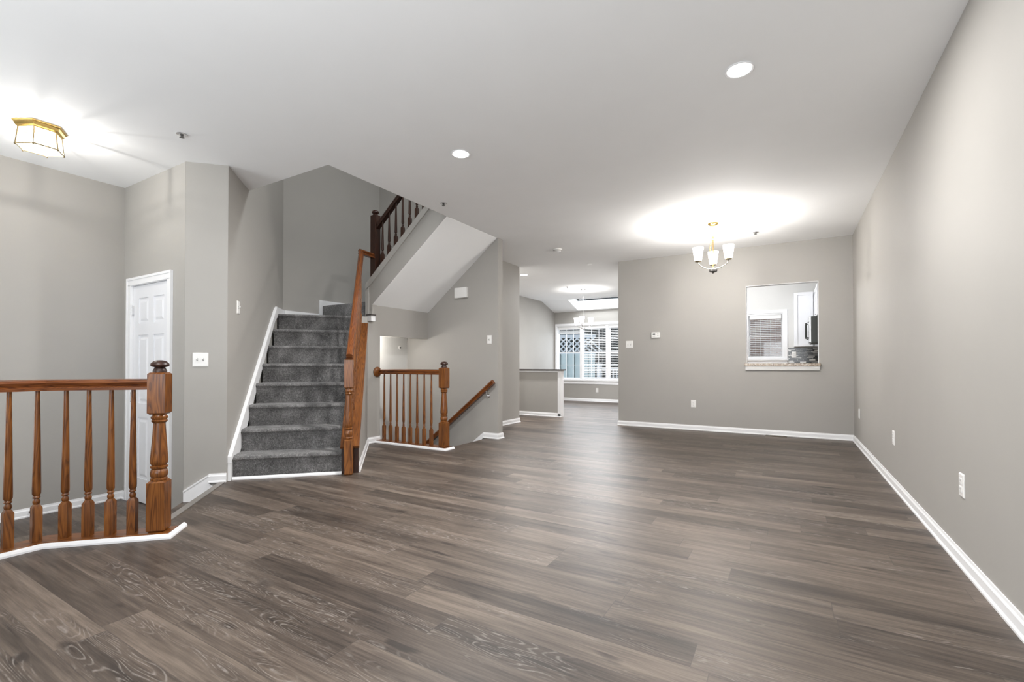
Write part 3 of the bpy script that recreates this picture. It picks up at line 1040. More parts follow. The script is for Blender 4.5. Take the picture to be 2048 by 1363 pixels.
m.box(DX0 - 0.008, 2.012, ZF, DX0 - 0.003, 2.10, DZ + 0.008).box(DX1 + 0.003, 2.012, ZF, DX1 + 0.008, 2.10, DZ + 0.008).box(DX0 - 0.008, 2.012, DZ + 0.003, DX1 + 0.008, 2.10, DZ + 0.008)
m.build('door_casing', 'white_trim', d1)
for z in (ZF + 0.25, ZF + 1.0, 1.545):
    MB().box(DX0 - 0.012, 2.004, z - 0.045, DX0 + 0.012, 2.020, z + 0.045).lathe([(0.006, z - 0.05), (0.006, z + 0.05)], (DX0 - 0.002, 2.006, 0), 8).build('hinge', 'chrome', d1)

# ------------------------------------------------------------------ ceiling lamps
# hexagonal brass and glass flush mount in the foyer
FL = Vector((-4.722, 1.172, 0))
fl = thing('flush_mount_light', 'hexagonal brass and glass ceiling lamp lit over the foyer', 'ceiling lamp', (FL.x, FL.y, H))


def hexpts(r, z, rot=R(30)):
    return [FL + Vector((r * math.cos(rot + i * math.pi / 3), r * math.sin(rot + i * math.pi / 3), z)) for i in range(6)]


m = MB()
prev = None
lev = [(0.150, H - 0.001), (0.150, H - 0.010), (0.140, H - 0.016), (0.134, H - 0.034), (0.122, H - 0.040), (0.118, H - 0.044)]
vs = []
for r, z in lev:
    vs += hexpts(r, z)
fs = [tuple(range(5, -1, -1)), tuple(range(30, 36))]
for k in range(5):
    for i in range(6):
        j = (i + 1) % 6
        fs.append((6 * k + i, 6 * k + j, 6 * k + 6 + j, 6 * k + 6 + i))
m.add(vs, fs)
m.build('canopy', 'brass', fl)
top, bot = hexpts(0.117, H - 0.044), hexpts(0.130, H - 0.168)
m = MB()
m.add(top + bot, [(i, (i + 1) % 6, 6 + (i + 1) % 6, 6 + i) for i in range(6)] + [tuple(range(6, 12))])
m.build('glass_shade', 'lamp_glass', fl)
m = MB()
for i in range(6):
    m.tube([top[i], bot[i]], 0.0042, 6)
    m.tube([bot[i], bot[(i + 1) % 6]], 0.0036, 6)
    m.lathe([(0.0, -0.012), (0.007, -0.006), (0.007, 0.002), (0.0, 0.006)], bot[i], 8)
m.build('glass_frame', 'dark_brass', fl)
for sx in (-0.045, 0.045):
    m = MB()
    m.lathe([(0.0, -0.125), (0.018, -0.115), (0.027, -0.095), (0.024, -0.07), (0.013, -0.045), (0.013, -0.03)], FL + Vector((0.3 * sx, sx, H)), 12)
    m.build('bulb', 'bulb_lit', fl, smooth=True)
point_light('foyer_lamp_light', (FL.x + 0.0, FL.y - 0.045, H - 0.142), 7.2, (1.0, 0.97, 0.92), 0.008)
point_light('foyer_lamp_light', (FL.x + 0.0, FL.y + 0.045, H - 0.142), 7.2, (1.0, 0.97, 0.92), 0.008)

# recessed disc lights
rl = thing('recessed_light', 'lit round recessed ceiling light nearest the right wall', 'ceiling light', (-0.24, 3.05, H), 'round recessed lights in the white ceiling')
m = MB()
m.lathe([(0.078, 0.0), (0.082, -0.004), (0.076, -0.007), (0.066, -0.004)], (-0.24, 3.05, H), 32)
m.build('trim_ring', 'white_trim', rl, smooth=True)
MB().lathe([(0.066, -0.0045), (0.0, -0.0052)], (-0.24, 3.05, H), 32).build('lens', 'led_disc', rl)
dup(rl, (-2.325, 3.095, H), 'lit round recessed ceiling light in front of the stair opening', 'round recessed lights in the white ceiling')
dup(rl, (-4.406, 7.90, H), 'small lit recessed ceiling light beyond the hall wall', 'round recessed lights in the white ceiling')
for x, y, pw in ((-0.24, 3.05, 25), (-2.325, 3.095, 43), (-4.406, 7.9, 40), (-0.4, 0.3, 16), (-2.3, 0.3, 16)):  # last two beams are added out of view, with no fixture
    area_light('recessed_light_beam', (x, y, H - 0.012), (0, 0, 0), 0.14, 0.14, pw, (1.0, 0.985, 0.97), 'DISK')


def sprinkler(label, x, y, z=H, sc=1.0):
    t = thing('fire_sprinkler', label, 'sprinkler', (x, y, z), 'ceiling sprinkler heads')
    MB().lathe([(0.038 * sc, 0), (0.038 * sc, -0.004), (0.026 * sc, -0.010), (0.012, -0.011)], (x, y, z), 20).build('escutcheon', 'chrome', t, smooth=True)
    m = MB()
    m.lathe([(0.010, -0.006), (0.010, -0.014), (0.004, -0.016), (0.004, -0.024), (0.017 * sc, -0.026), (0.017 * sc, -0.029), (0.0, -0.030)], (x, y, z), 12)
    m.tube([(x - 0.012, y, z - 0.012), (x - 0.014, y, z - 0.020), (x, y, z - 0.026)], 0.0028, 6)
    m.tube([(x + 0.012, y, z - 0.012), (x + 0.014, y, z - 0.020), (x, y, z - 0.026)], 0.0028, 6)
    m.build('sprinkler_head', 'nickel_dark', t)
    return t


sprinkler('metal sprinkler head on the ceiling above the foyer corner', -3.944, 1.754)
sprinkler('metal sprinkler head beside the stair opening edge', -3.20, 3.952)
sprinkler('metal sprinkler head on the ceiling right of the brass chandelier', -0.362, 6.916)
t = sprinkler('tiny sprinkler head on the breakfast ceiling beside the pendant', -4.25, 9.62, H, 0.8)
sd = thing('smoke_detector', 'round white smoke detector on the hall ceiling', 'smoke detector', (-2.994, 6.412, H))
MB().lathe([(0.068, 0), (0.068, -0.010), (0.062, -0.020), (0.050, -0.034), (0.030, -0.038), (0.0, -0.038)], (-2.994, 6.412, H), 28).build('housing', 'white_plastic', sd, smooth=True)
MB().lathe([(0.063, -0.0175), (0.0645, -0.021), (0.0585, -0.027), (0.056, -0.026)], (-2.994, 6.412, H), 28).build('vent_ring', 'grey_plastic', sd)
cp = thing('ceiling_plate', 'small flat white cover plate on the hall ceiling', 'cover plate', (-2.972, 7.651, H))
MB().lathe([(0.045, 0), (0.045, -0.004), (0.038, -0.008), (0.0, -0.009)], (-2.972, 7.651, H), 20).build('plate', 'white_plastic', cp, smooth=True)


# chandeliers with three upturned glass shades
def chandelier(name, label, x, y, drop, metal, dark, rad, ang0, group, sh, chain=True, glassm='shade_glass', canopy='brass'):
    c = Vector((x, y, 0))
    zh = H - drop
    t = thing(name, label, 'chandelier', (x, y, H), group)
    MB().lathe([(0.062, 0), (0.062, -0.012), (0.052, -0.024), (0.030, -0.032), (0.010, -0.036)], (x, y, H), 24).build('canopy', canopy, t, smooth=True)
    m = MB()
    m.lathe([(0.0055, zh + 0.02), (0.0055, H - 0.20), (0.010, H - 0.195), (0.010, H - 0.175), (0.004, H - 0.165)], c, 10)
    m.build('stem', metal, t, smooth=True)
    if chain:
        m = MB()
        z = H - 0.034
        i = 0
        while z > H - 0.185:
            m.torus((x, y, z - 0.014), X3 if i % 2 else Y3, Z3, 0.009, 0.0022, 12, 6, 1.6)
            z -= 0.0235
            i += 1
        n = 15
        for i in range(n):
            f = i / (n - 1)
            zz = H - 0.19 - 0.22 * f
            xx = x - 0.004 - 0.030 * math.sin(math.pi * min(1, f * 1.0) * 0.75)
            m.torus((xx, y - 0.012, zz), X3 if i % 2 else Y3, Z3, 0.008, 0.002, 12, 6, 1.5)
        m.build('chain', metal, t, smooth=True)
    m = MB()
    m.lathe([(0.006, zh + 0.050), (0.014, zh + 0.046), (0.022, zh + 0.036), (0.044, zh + 0.030), (0.047, zh + 0.026), (0.047, zh + 0.002), (0.040, zh - 0.004), (0.018, zh - 0.008), (0.010, zh - 0.020), (0.0, zh - 0.024)], c, 12)
    m.build('hub', dark, t)
    for k in range(3):
        a = ang0 + k * 2 * math.pi / 3
        d = Vector((math.cos(a), math.sin(a), 0))
        pts = []
        for i in range(13):
            f = i / 12
            pts.append(c + d * (0.03 + (rad - 0.03) * math.sin(f * math.pi / 2)) + Z3 * (zh + 0.032 + (0.085 if sh else 0.06) * (1 - math.cos(f * math.pi / 2))))
        MB().tube(pts, 0.0055, 8).build('arm', 'satin_nickel', t, smooth=True)
        b = c + d * rad
        zb = zh + 0.032 + (0.085 if sh else 0.06)
        MB().lathe([(0.010, -0.006), (0.036, 0.0), (0.038, 0.008), (0.034, 0.014), (0.012, 0.016)], b + Z3 * zb, 16).build('shade_cup', 'dark_brass' if sh else metal, t, smooth=True)
        pr = [(0.040, 0.012), (0.043, 0.020), (0.054, 0.090), (0.066, 0.172), (0.0645, 0.172), (0.052, 0.090), (0.041, 0.022)]
        m = MB()
        bb = b + Z3 * zb
        m.lathe(pr, bb, 24)
        m.f = m.f[:-2]
        m.build('glass_shade', glassm, t, smooth=True)
        MB().lathe([(0.0, 0.115), (0.020, 0.105), (0.027, 0.085), (0.022, 0.06), (0.013, 0.035), (0.013, 0.015)], bb, 12).build('bulb', 'bulb_glass', t, smooth=True)
        point_light('chandelier_light', bb + Z3 * 0.080, 25 if sh else 10, (1.0, 0.97, 0.93), 0.02)
    return t


a_away = math.atan2(6.208, -0.79)
chandelier('brass_chandelier', 'brass chandelier with three lit white glass shades in the dining area', -0.79, 6.208, 0.600, 'brass', 'nickel_dark', 0.196, a_away, None, True)
chandelier('pendant_chandelier', 'small chromed chandelier with glowing shades before the breakfast windows', -4.07, 10.10, 0.92, 'chrome', 'chrome', 0.19, math.atan2(10.1, -4.07) + 0.9, None, False, chain=False, glassm='globe_glass', canopy='chrome')

# ------------------------------------------------------------------ plates, outlets, thermostat, chime, vent


def wallbox(m, c, n, w, h, t0, t1, ch=0.0):
    """box on a wall: centre c on wall face, outward normal n, width w, height h, from t0 to t1 off the wall"""
    c, n = Vector(c), Vector(n)
    u = Vector((-n.y, n.x, 0))
    m.obox(c + n * (t0 + t1) / 2, u, Z3, n, w / 2, h / 2, (t1 - t0) / 2)
    return m


def lofted(m, c, n, w, h, t, ch):
    c, n = Vector(c), Vector(n)
    u = Vector((-n.y, n.x, 0))
    vs = []
    for ww, hh, tt in ((w, h, 0.0), (w, h, t * 0.45), (w - ch, h - ch, t)):
        for sx, sz in ((-1, -1), (1, -1), (1, 1), (-1, 1)):
            vs.append(c + u * ww / 2 * sx + Z3 * hh / 2 * sz + n * tt)
    m.add(vs, [(3, 2, 1, 0), (8, 9, 10, 11)] + [(4 * k + i, 4 * k + (i + 1) % 4, 4 * k + 4 + (i + 1) % 4, 4 * k + 4 + i) for k in range(2) for i in range(4)])
    return m


def outlet(label, c, n):
    c, n = Vector(c), Vector(n)
    t = thing('wall_outlet', label, 'outlet', c)
    lofted(MB(), c, n, 0.074, 0.118, 0.007, 0.010).build('cover_plate', 'white_plastic', t)
    u = Vector((-n.y, n.x, 0))
    for s in (-1, 1):
        cc = c + Z3 * 0.0205 * s
        o = MB().obox(cc + n * 0.008, u, Z3, n, 0.0165, 0.0145, 0.0022).build('socket', 'white_plastic', t, bevel=0.001)
        m = MB()
        for q in (-0.006, 0.006):
            m.obox(cc + n * 0.0103 + u * q + Z3 * 0.003, u, Z3, n, 0.0011, 0.0042, 0.0004)
        m.lathe([(0.0024, 0), (0.0024, 0.0006)], cc + n * 0.0100 - Z3 * 0.008, 8, n)
        m.build('slots', 'grey_plastic', o)
    return t


def switch(label, c, n, gang):
    c, n = Vector(c), Vector(n)
    u = Vector((-n.y, n.x, 0))
    t = thing('light_switch', label, 'light switch', c)
    lofted(MB(), c, n, 0.074 + 0.046 * (gang - 1), 0.120, 0.008, 0.012).build('cover_plate', 'white_plastic', t)
    for g in range(gang):
        o = (g - (gang - 1) / 2) * 0.046
        cc = c + u * o
        b = MB().obox(cc + n * 0.0085, u, Z3, n, 0.0055, 0.013, 0.0012).build('toggle_slot', 'grey_plastic', t)
        tilt = (n + Z3 * 0.55).normalized()
        MB().obox(cc + n * 0.014 + Z3 * 0.003, u, tilt.cross(u), tilt, 0.0042, 0.0045, 0.010).build('toggle', 'white_plastic', b)
    return t


outlet('white outlet low on the right wall, nearest the viewer', (XR, 3.195, 0.411), (-1, 0, 0))
outlet('white outlet on the right wall, middle of its three', (XR, 4.975, 0.411), (-1, 0, 0))
outlet('thin white outlet on the right wall near the far corner', (XR, 7.16, 0.415), (-1, 0, 0))
outlet('white outlet low on the back wall below the thermostat', (-1.278, YB, 0.409), (0, -1, 0))
outlet('white outlet under the breakfast windows', (-4.55, YS, 0.313), (0, -1, 0))
switch('double toggle switch plate on the back wall left of the thermostat', (-2.288, YB, 1.358), (0, -1, 0), 2)
nA = Vector((SQ, -SQ, 0))
switch('double toggle switch plate on the angled wall beside the carpeted stairs', (-4.362, 2.097, 1.063), nA, 2)
p = pq(-1.975, 0, 0)
switch('single switch seen edge on along the stair wall', (-4.415, 2.440, 1.553), P3, 1)
switch('single switch on the basement stair wall above the handrail', (-3.571, 5.42, 1.368), (0, -1, 0), 1)
# thermostat
tc = Vector((-1.85, YB, 1.503))
th = thing('thermostat', 'white thermostat with small dark screen on the back wall', 'thermostat', tc)
MB().box(tc.x - 0.068, YB - 0.028, tc.z - 0.045, tc.x + 0.068, YB - 0.0005, tc.z + 0.045).build('body', 'white_plastic', th, bevel=0.004)
MB().box(tc.x - 0.046, YB - 0.0300, tc.z + 0.000, tc.x - 0.006, YB - 0.0275, tc.z + 0.022).build('screen', 'dark_plastic', th)
for s in (-1, 1):
    MB().lathe([(0.007, 0), (0.007, 0.002), (0, 0.003)], (tc.x + 0.036, YB - 0.0278, tc.z + 0.004 + 0.014 * s), 12, (0, -1, 0)).build('button', 'grey_plastic', th)
MB().box(tc.x - 0.05, YB - 0.0286, tc.z - 0.028, tc.x - 0.008, YB - 0.0278, tc.z - 0.024).build('slot', 'grey_plastic', th)
# door chime
ch = thing('door_chime', 'white door chime box high on the stair wall', 'door chime', (-4.04, 5.42, 2.053))
MB().box(-4.150, 5.372, 1.978, -3.930, 5.4195, 2.128).build('cover', 'white_plastic', ch, bevel=0.010, smooth=True)
# floor register
vt = thing('floor_vent', 'bronze floor register against the back wall baseboard', 'floor vent', (-0.155, 7.64, 0.0))
m = MB()
m.box(-0.29, 7.60, 0.0005, -0.02, 7.612, 0.006).box(-0.29, 7.688, 0.0005, -0.02, 7.70, 0.006).box(-0.29, 7.60, 0.0005, -0.278, 7.70, 0.006).box(-0.032, 7.60, 0.0005, -0.02, 7.70, 0.006)
m.build('frame', 'vent_bronze', vt)
m = MB()
for i in range(16):
    x = -0.272 + i * 0.0155
    m.box(x, 7.61, 0.0005, x + 0.007, 7.69, 0.004)
m.build('louvers', 'vent_bronze', vt)
MB().box(-0.28, 7.61, 0.0003, -0.03, 7.69, 0.0008).build('duct', 'dark_plastic', vt)
# doorstop on the foyer baseboard, sprinkler in the basement wall
ds = thing('door_stop', 'small spring door stop on the foyer baseboard', 'door stop', (-5.622, 1.36, ZF + 0.045))
m = MB()
m.lathe([(0.012, 0), (0.012, 0.004), (0.006, 0.006), (0.006, 0.060)], (-5.6285, 1.36, ZF + 0.045), 10, X3)
m.build('spring', 'chrome', ds)
MB().lathe([(0.008, 0.058), (0.009, 0.062), (0.009, 0.074), (0.0, 0.076)], (-5.6285, 1.36, ZF + 0.045), 10, X3).build('tip', 'white_plastic', ds)
ws = thing('sidewall_sprinkler', 'white sidewall sprinkler rosette with dark centre in the basement stairwell', 'sprinkler', (-5.10, 5.256, 1.278))
MB().lathe([(0.030, 0), (0.030, 0.004), (0.020, 0.010), (0.012, 0.010)], (-5.10, 5.256, 1.278), 20, X3).build('escutcheon', 'white_plastic', ws, smooth=True)
MB().lathe([(0.013, 0.008), (0.013, 0.016), (0.0, 0.017)], (-5.10, 5.256, 1.278), 14, X3).build('sprinkler_head', 'dark_plastic', ws)

# ------------------------------------------------------------------ pass-through ledge
gl = thing('granite_ledge', 'speckled granite ledge with white apron in the kitchen pass-through', 'ledge', (-0.085, YB, 1.0))
MB().plan([(-0.556, YB - 0.036), (0.386, YB - 0.036), (0.386, YB - 0.001), (0.364, YB - 0.001), (0.364, YB + 0.122), (0.386, YB + 0.122), (0.386, YB + 0.20), (-0.556, YB + 0.20), (-0.556, YB + 0.122), (-0.533, YB + 0.122), (-0.533, YB - 0.001), (-0.556, YB - 0.001)], 1.003, 1.038).build('slab', 'granite', gl, bevel=0.003)
MB().box(-0.545, YB - 0.024, 0.942, 0.375, YB - 0.0005, 1.003).build('apron', 'cool_white_paint', gl)
m = MB()
m.box(-0.5349, YB + 0.001, 1.038, -0.530, YB + 0.119, 2.184).box(0.361, YB + 0.001, 1.038, 0.3659, YB + 0.119, 2.184).box(-0.53, YB + 0.001, 2.179, 0.361, YB + 0.119, 2.1849)
struct('trim_7', m, 'white_trim')

# ------------------------------------------------------------------ kitchen seen through the opening
uc = thing('upper_cabinet', 'white panelled upper cabinet on the kitchen window wall', 'cabinet', (0.25, YK, 1.36))
UX0, UX1, UZ0, UZ1, UY = 0.098, 0.40, 1.355, 2.36, 10.17
MB().box(UX0, UY, UZ0, UX1 + 0.35, YK - 0.001, UZ1).build('body', 'white_door', uc)
m = MB()
f = 0.055
m.box(UX0 + 0.003, UY - 0.020, UZ0 + 0.004, UX0 + f, UY - 0.0005, UZ1 - 0.004).box(UX1 - f, UY - 0.020, UZ0 + 0.004, UX1 - 0.003, UY - 0.0005, UZ1 - 0.004)
m.box(UX0 + f, UY - 0.020, UZ0 + 0.004, UX1 - f, UY - 0.0005, UZ0 + f).box(UX0 + f, UY - 0.020, UZ1 - f, UX1 - f, UY - 0.0005, UZ1 - 0.004)
m.box(UX0 + f, UY - 0.008, UZ0 + f, UX1 - f, UY - 0.0005, UZ1 - f)
m.build('door', 'white_door', uc)
sc_ = thing('side_cabinet', 'white cabinet above the microwave on the kitchen side wall', 'cabinet', (0.6, 9.65, 1.82))
MB().box(0.43, 9.12, 1.835, XR - 0.001, 10.145, 2.36).build('body', 'white_door', sc_)
m = MB()
for y0, y1 in ((9.125, 9.625), (9.635, 10.14)):
    m = MB()
    m.box(0.412, y0, 1.84, 0.4295, y0 + 0.05, 2.355).box(0.412, y1 - 0.05, 1.84, 0.4295, y1, 2.355).box(0.412, y0 + 0.05, 1.84, 0.4295, y1 - 0.05, 1.89).box(0.412, y0 + 0.05, 2.305, 0.4295, y1 - 0.05, 2.355).box(0.422, y0 + 0.05, 1.89, 0.4295, y1 - 0.05, 2.305)
    o = m.build('door', 'white_door', sc_)
    MB().tube([(0.408, (y0 + y1) / 2 - 0.05, 1.865), (0.392, (y0 + y1) / 2 - 0.045, 1.865), (0.392, (y0 + y1) / 2 + 0.045, 1.865), (0.408, (y0 + y1) / 2 + 0.05, 1.865)], 0.005, 6).build('handle', 'chrome', o)
mw = thing('microwave', 'black over-range microwave seen from the side in the kitchen', 'microwave', (0.53, 9.6, 1.36))
MB().box(0.335, 9.28, 1.385, XR - 0.002, 10.05, 1.833).build('body', 'microwave_black', mw, bevel=0.006)
MB().box(0.306, 9.282, 1.40, 0.3345, 9.85, 1.828).build('door', 'chrome', mw, bevel=0.004)
m = MB()
m.tube([(0.305, 9.80, 1.47), (0.268, 9.80, 1.485), (0.268, 9.80, 1.72), (0.305, 9.80, 1.735)], 0.011, 8)
m.tube([(0.305, 9.34, 1.47), (0.262, 9.34, 1.485), (0.262, 9.34, 1.72), (0.305, 9.34, 1.735)], 0.013, 8)
m.build('handle', 'microwave_black', mw, smooth=True)
struct('wall_backsplash', MB().box(0.004, YK - 0.012, 0.92, XR - 0.001, YK - 0.0005, 1.345).box(XR - 0.012, 8.6, 0.92, XR - 0.0005, YK - 0.012, 1.38), 'mosaic_tile')
outlet('white outlet on the black and grey mosaic backsplash', (0.098, YK - 0.012, 1.212), (0, -1, 0))
kc = thing('kitchen_counter', 'granite topped white base counter along the kitchen window wall', 'counter', (-0.5, 10.15, 0))
MB().box(-2.3, 9.90, 0.10, XR - 0.013, YK - 0.013, 0.88).box(-2.3, 9.96, 0.0, XR - 0.013, YK - 0.013, 0.10).build('base_cabinet', 'white_door', kc)
MB().box(-2.32, 9.86, 0.88, XR - 0.013, YK - 0.013, 0.918).build('countertop', 'granite', kc, bevel=0.004)


# ------------------------------------------------------------------ windows
def sash_window(name, x0, x1, z0, z1, y, depth, cols, rows, mullions=()):
    """double hung units set in the wall: returns the root; y is the inner wall face"""
    w = bpy.data.objects.new(name, None)
    w.location = ((x0 + x1) / 2, y, z0)
    w['kind'] = 'structure'
    COL.objects.link(w)
    edges = [x0] + [v for mm in mullions for v in mm] + [x1]
    yc = y + 0.07
    m = MB()
    m.box(x0, y, z0, x0 + 0.018, y + 0.118, z1).box(x1 - 0.018, y, z0, x1, y + 0.118, z1).box(x0 + 0.018, y, z1 - 0.03, x1 - 0.018, y + 0.118, z1).box(x0 + 0.018, y, z0, x1 - 0.018, y + 0.118, z0 + 0.03)
    for a, b in mullions:
        m.box(a, y - 0.004, z0 + 0.03, b, y + 0.118, z1 - 0.03)
    m.build('window_frame', 'white_trim', w)
    for i in range(0, len(edges), 2):
        a, b = edges[i] + (0.018 if i == 0 else 0), edges[i + 1] - (0.018 if i == len(edges) - 2 else 0)
        zm = (z0 + z1) / 2
        for k, (za, zb, yy) in enumerate(((z0 + 0.03, zm + 0.014, yc), (zm - 0.014, z1 - 0.03, yc + 0.026))):
            s = MB()
            fw = 0.021
            s.box(a, yy, za, a + fw, yy + 0.024, zb).box(b - fw, yy, za, b, yy + 0.024, zb).box(a + fw, yy, za, b - fw, yy + 0.024, za + fw).box(a + fw, yy, zb - fw, b - fw, yy + 0.024, zb)
            for c in range(1, cols):
                xx = a + fw + (b - a - 2 * fw) * c / cols
                s.box(xx - 0.0035, yy + 0.004, za + fw, xx + 0.0035, yy + 0.02, zb - fw)
            for r in range(1, rows):
                zz = za + fw + (zb - za - 2 * fw) * r / rows
                s.box(a + fw, yy + 0.004, zz - 0.0035, b - fw, yy + 0.02, zz + 0.0035)
            so = s.build('sash', 'white_trim', w)
            MB().box(a + fw, yy + 0.011, za + fw, b - fw, yy + 0.013, zb - fw).build('pane', 'window_glass', so)
    return w


w1 = sash_window('window_1', WX0, WX1, WZ0, WZ1, YS, 0.12, 3, 2, ((-5.055, -4.985), (-4.295, -4.215)))
m = MB()
m.box(WX0 - 0.042, YS - 0.018, WZ0 - 0.01, WX0, YS - 0.0005, WZ1).box(WX1, YS - 0.018, WZ0 - 0.01, WX1 + 0.06, YS - 0.0005, WZ1).box(WX0 - 0.042, YS - 0.018, WZ1, WX1 + 0.06, YS - 0.0005, WZ1 + 0.06)
m.build('window_casing', 'white_trim', w1)
MB().box(WX0 - 0.09, YS - 0.05, WZ0 - 0.035, WX1 + 0.09, YS - 0.0005, WZ0 - 0.005).box(WX0 - 0.06, YS - 0.016, WZ0 - 0.12, WX1 + 0.06, YS - 0.0005, WZ0 - 0.035).build('window_sill', 'white_trim', w1)
w2 = sash_window('window_2', KX0, KX1, KZ0, KZ1, YK, 0.12, 3, 2)
m = MB()
m.box(KX0 - 0.065, YK - 0.018, KZ0 - 0.01, KX0, YK - 0.0005, KZ1).box(KX1, YK - 0.018, KZ0 - 0.01, KX1 + 0.065, YK - 0.0005, KZ1).box(KX0 - 0.065, YK - 0.018, KZ1, KX1 + 0.065, YK - 0.0005, KZ1 + 0.065)
m.build('window_casing', 'white_trim', w2)
MB().box(KX0 - 0.09, YK - 0.045, KZ0 - 0.035, KX1 + 0.08, YK - 0.0005, KZ0 - 0.005).box(KX0 - 0.06, YK - 0.016, KZ0 - 0.10, KX1 + 0.06, YK - 0.0005, KZ0 - 0.035).build('window_sill', 'white_trim', w2)


def blind(label, x0, x1, z0, z1, y, raised, group, pitch=0.036, tilt=12):
    t = thing('window_blind', label, 'window blind', ((x0 + x1) / 2, y, z1), group)
    MB().box(x0, y - 0.022, z1 - 0.075, x1, y + 0.03, z1).build('headrail', 'blind_white', t, bevel=0.004)
    m = MB()
    z = z1 - 0.10
    n = 0
    st_ = 0.006 if raised else pitch
    stop = z1 - 0.19 if raised else z0 + 0.03
    while z > stop:
        m.obox(((x0 + x1) / 2, y + 0.004, z), X3, Vector((0, math.cos(R(tilt)), math.sin(R(tilt)))), Vector((0, -math.sin(R(tilt)), math.cos(R(tilt)))), (x1 - x0) / 2 - 0.006, 0.012, 0.0009)
        z -= st_
    m.build('slats', 'blind_white', t)
    MB().box(x0 + 0.006, y - 0.008, z - 0.006, x1 - 0.006, y + 0.016, z + 0.008).build('bottom_rail', 'blind_white', t)
    m = MB()
    for xx in (x0 + 0.10, x1 - 0.10):
        m.box(xx - 0.001, y - 0.010, z, xx + 0.001, y - 0.0085, z1 - 0.07)
    m.build('ladder_cord', 'blind_white', t)
    return t


gp = 'white blinds of the breakfast windows'
blind('white blind drawn up tight at the top of the left breakfast window', WX0 + 0.035, -5.06, WZ0 + 0.03, WZ1 - 0.032, YS + 0.035, True, gp)
blind('white slatted blind lowered over the middle breakfast window', -4.98, -4.30, WZ0 + 0.03, WZ1 - 0.032, YS + 0.035, False, gp, 0.046, 30)
blind('white slatted blind lowered over the right breakfast window', -4.21, WX1 - 0.035, WZ0 + 0.03, WZ1 - 0.032, YS + 0.035, False, gp, 0.046, 30)
blind('white slatted blind lowered over the kitchen window', KX0 + 0.034, KX1 - 0.034, KZ0 + 0.03, KZ1 - 0.032, YK + 0.035, False, None, 0.036, 22)
sr = thing('skylight_shade_rod', 'thin grey rod across the top of the skylight', 'rod', (-4.2, 11.50, 2.73))
MB().tube([(-4.74, 11.50, 2.742), (-3.1, 11.50, 2.742)], 0.008, 8).build('rod', 'chrome', sr)
m = MB()
for x in (-4.72, -3.12):
    m.box(x - 0.01, 11.49, 2.742, x + 0.01, 11.515, 2.766)
m.build('bracket', 'chrome', sr)

# ------------------------------------------------------------------ outdoors behind the windows
struct('ground_outside', MB().box(-30, 12.6, -1.3, 30, 60, -1.2), 'lawn')
dk = thing('deck', 'wooden deck with white railing outside the breakfast windows', 'deck', (-3.5, 14, -0.1))
MB().box(-6.7, 12.45, -0.22, -1.5, 15.2, -0.12).build('deck_floor', 'deck_boards', dk)
m = MB()
m.box(-5.4, 15.06, 0.86, -1.5, 15.16, 0.93).box(-5.4, 15.08, 0.0, -1.5, 15.14, 0.06)
m.build('top_rail', 'deck_white', dk)
for i in range(31):
    MB().box(-5.28 + i * 0.12, 15.09, 0.06, -5.28 + i * 0.12 + 0.04, 15.13, 0.86).build('baluster', 'deck_white', dk)
for x in (-5.5, -3.6, -1.6):
    MB().box(x - 0.07, 15.03, -0.12, x + 0.07, 15.17, 1.02).box(x - 0.09, 15.01, 1.02, x + 0.09, 15.19, 1.06).build('post', 'deck_white', dk)
fe = thing('privacy_fence', 'pale green privacy fence with lattice top beyond the left window', 'fence', (-8.2, 15.5, -1.2))
m = MB()
for i in range(14):
    x = -9.6 + i * 0.25
    y = 15.5 + 0.06 * i
    m.box(x, y, -1.2, x + 0.246, y + 0.03, 1.42)
m.build('panel', 'fence_green', fe)
m = MB()
m.poly([(-9.7, 15.46, 1.42), (-6.1, 16.34, 1.42), (-6.1, 16.34, 1.50), (-9.7, 15.46, 1.50)], (0, 0.06, 0))
m.poly([(-9.7, 15.46, 2.02), (-6.1, 16.34, 2.02), (-6.1, 16.34, 2.14), (-9.7, 15.46, 2.14)], (0, 0.06, 0))
m.build('rail', 'deck_white', fe)
m = MB()
for i in range(20):
    x = -9.7 + i * 0.20
    for s in (-1, 1):
        xa, xb = x, x + 0.52 * s
        ya = lambda q: 15.47 + (q + 9.7) * 0.244
        if -9.75 < xb < -6.0:
            m.poly([(xa, ya(xa), 1.50), (xa + 0.075, ya(xa), 1.50), (xb + 0.075, ya(xb), 2.02), (xb, ya(xb), 2.02)], (0, 0.012, 0))
m.build('lattice', 'deck_white', fe)
nh = thing('neighbour_house', 'brown shingled neighbouring house wall beyond the kitchen window', 'building', (-0.5, 14.5, -1.2))
MB().box(-1.25, 13.6, -1.2, 3.0, 17.0, 5.0).build('wall', 'shingle_siding', nh)


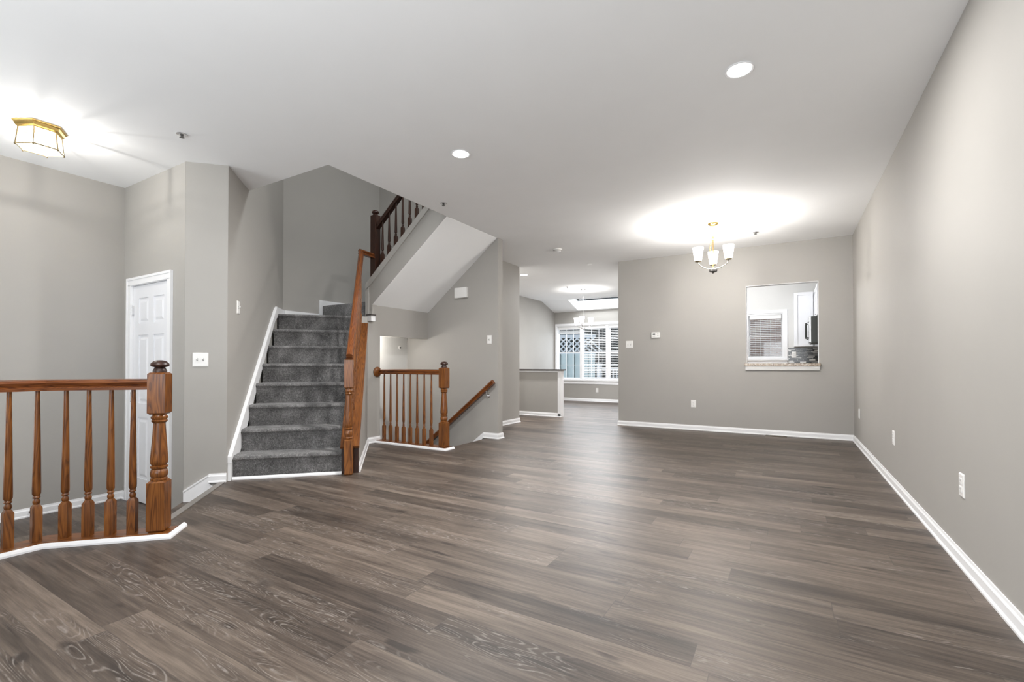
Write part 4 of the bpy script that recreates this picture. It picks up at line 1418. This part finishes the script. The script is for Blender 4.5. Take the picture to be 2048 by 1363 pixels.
def tree(label, x, y, h, seed, bare):
    rnd = random.Random(seed)
    t = thing('tree', label, 'tree', (x, y, -1.2), 'trees beyond the deck')
    m = MB()
    m.tube([(x, y, -1.2), (x + 0.06, y, h * 0.35), (x - 0.05, y, h * 0.7), (x, y, h)], 0.11, 8)
    for i in range(22):
        z = rnd.uniform(0.2, h * 0.95)
        a = rnd.uniform(0, 6.28)
        L = rnd.uniform(0.6, 1.6)
        p = Vector((x, y, z))
        d = Vector((math.cos(a), math.sin(a), rnd.uniform(0.2, 0.7)))
        m.tube([p, p + d * L * 0.5 + Z3 * 0.05, p + d * L], 0.022, 5)
    m.build('trunk', 'bark', t)
    m = MB()
    for i in range(420 if bare else 2000):
        z = rnd.uniform(-0.4, h)
        rr = rnd.uniform(0.1, 1.25) * (1 - 0.45 * max(0, z) / h)
        a = rnd.uniform(0, 6.28)
        p = Vector((x + rr * math.cos(a), y + rr * math.sin(a), z))
        e1 = Vector((rnd.uniform(-1, 1), rnd.uniform(-1, 1), rnd.uniform(-1, 1))).normalized()
        e2 = e1.cross(Vector((rnd.uniform(-1, 1), rnd.uniform(-1, 1), rnd.uniform(-1, 1)))).normalized()
        s = rnd.uniform(0.05, 0.10 if bare else 0.19)
        m.add([p - e1 * s, p + e2 * s * 0.5, p + e1 * s, p - e2 * s * 0.5], [(0, 1, 2, 3)])
    m.build('foliage', 'foliage', t)


tree('dark evergreen tree behind the middle breakfast window', -7.0, 18.6, 4.6, 1, False)
tree('dark evergreen tree behind the right breakfast window', -5.0, 21.6, 4.4, 2, False)
tree('thin leafed tree above the lattice fence', -10.2, 19.0, 5.2, 3, True)
tree('thin leafed tree between the lattice fence and the evergreens', -9.0, 22.4, 5.0, 4, True)
tree('dark evergreen tree at the far right of the deck', -3.4, 18.3, 4.5, 5, False)


# dense dark hedge closing the view at the back of the garden
hg = thing('hedge', 'tall dense dark hedge at the back of the garden', 'hedge', (-8.5, 25.5, -1.2))
rnd = random.Random(11)
m = MB()
nx, nz = 60, 18
vs = []
for i in range(nx + 1):
    for k in range(nz + 1):
        x = -20 + i * 0.36
        z = -1.2 + 6.6 * k / nz
        bul = 0.9 * math.sin(math.pi * min(1.0, k / nz * 0.93 + 0.07))
        vs.append((x + rnd.uniform(-0.12, 0.12), 25.2 - bul + rnd.uniform(-0.25, 0.25), z + rnd.uniform(-0.12, 0.12) + (rnd.uniform(-0.5, 0.5) if k == nz else 0)))
fs = [(i * (nz + 1) + k, (i + 1) * (nz + 1) + k, (i + 1) * (nz + 1) + k + 1, i * (nz + 1) + k + 1) for i in range(nx) for k in range(nz)]
n0 = len(vs)
for i in range(nx + 1):
    for k in (0, nz):
        p = vs[i * (nz + 1) + k]
        vs.append((p[0], 26.2, p[2]))
for i in range(nx):
    fs.append((n0 + 2 * i, n0 + 2 * i + 1, n0 + 2 * i + 3, n0 + 2 * i + 2))
    fs.append((i * (nz + 1) + nz, (i + 1) * (nz + 1) + nz, n0 + 2 * i + 3, n0 + 2 * i + 1))
m.add(vs, fs)
m.build('foliage', 'foliage', hg)
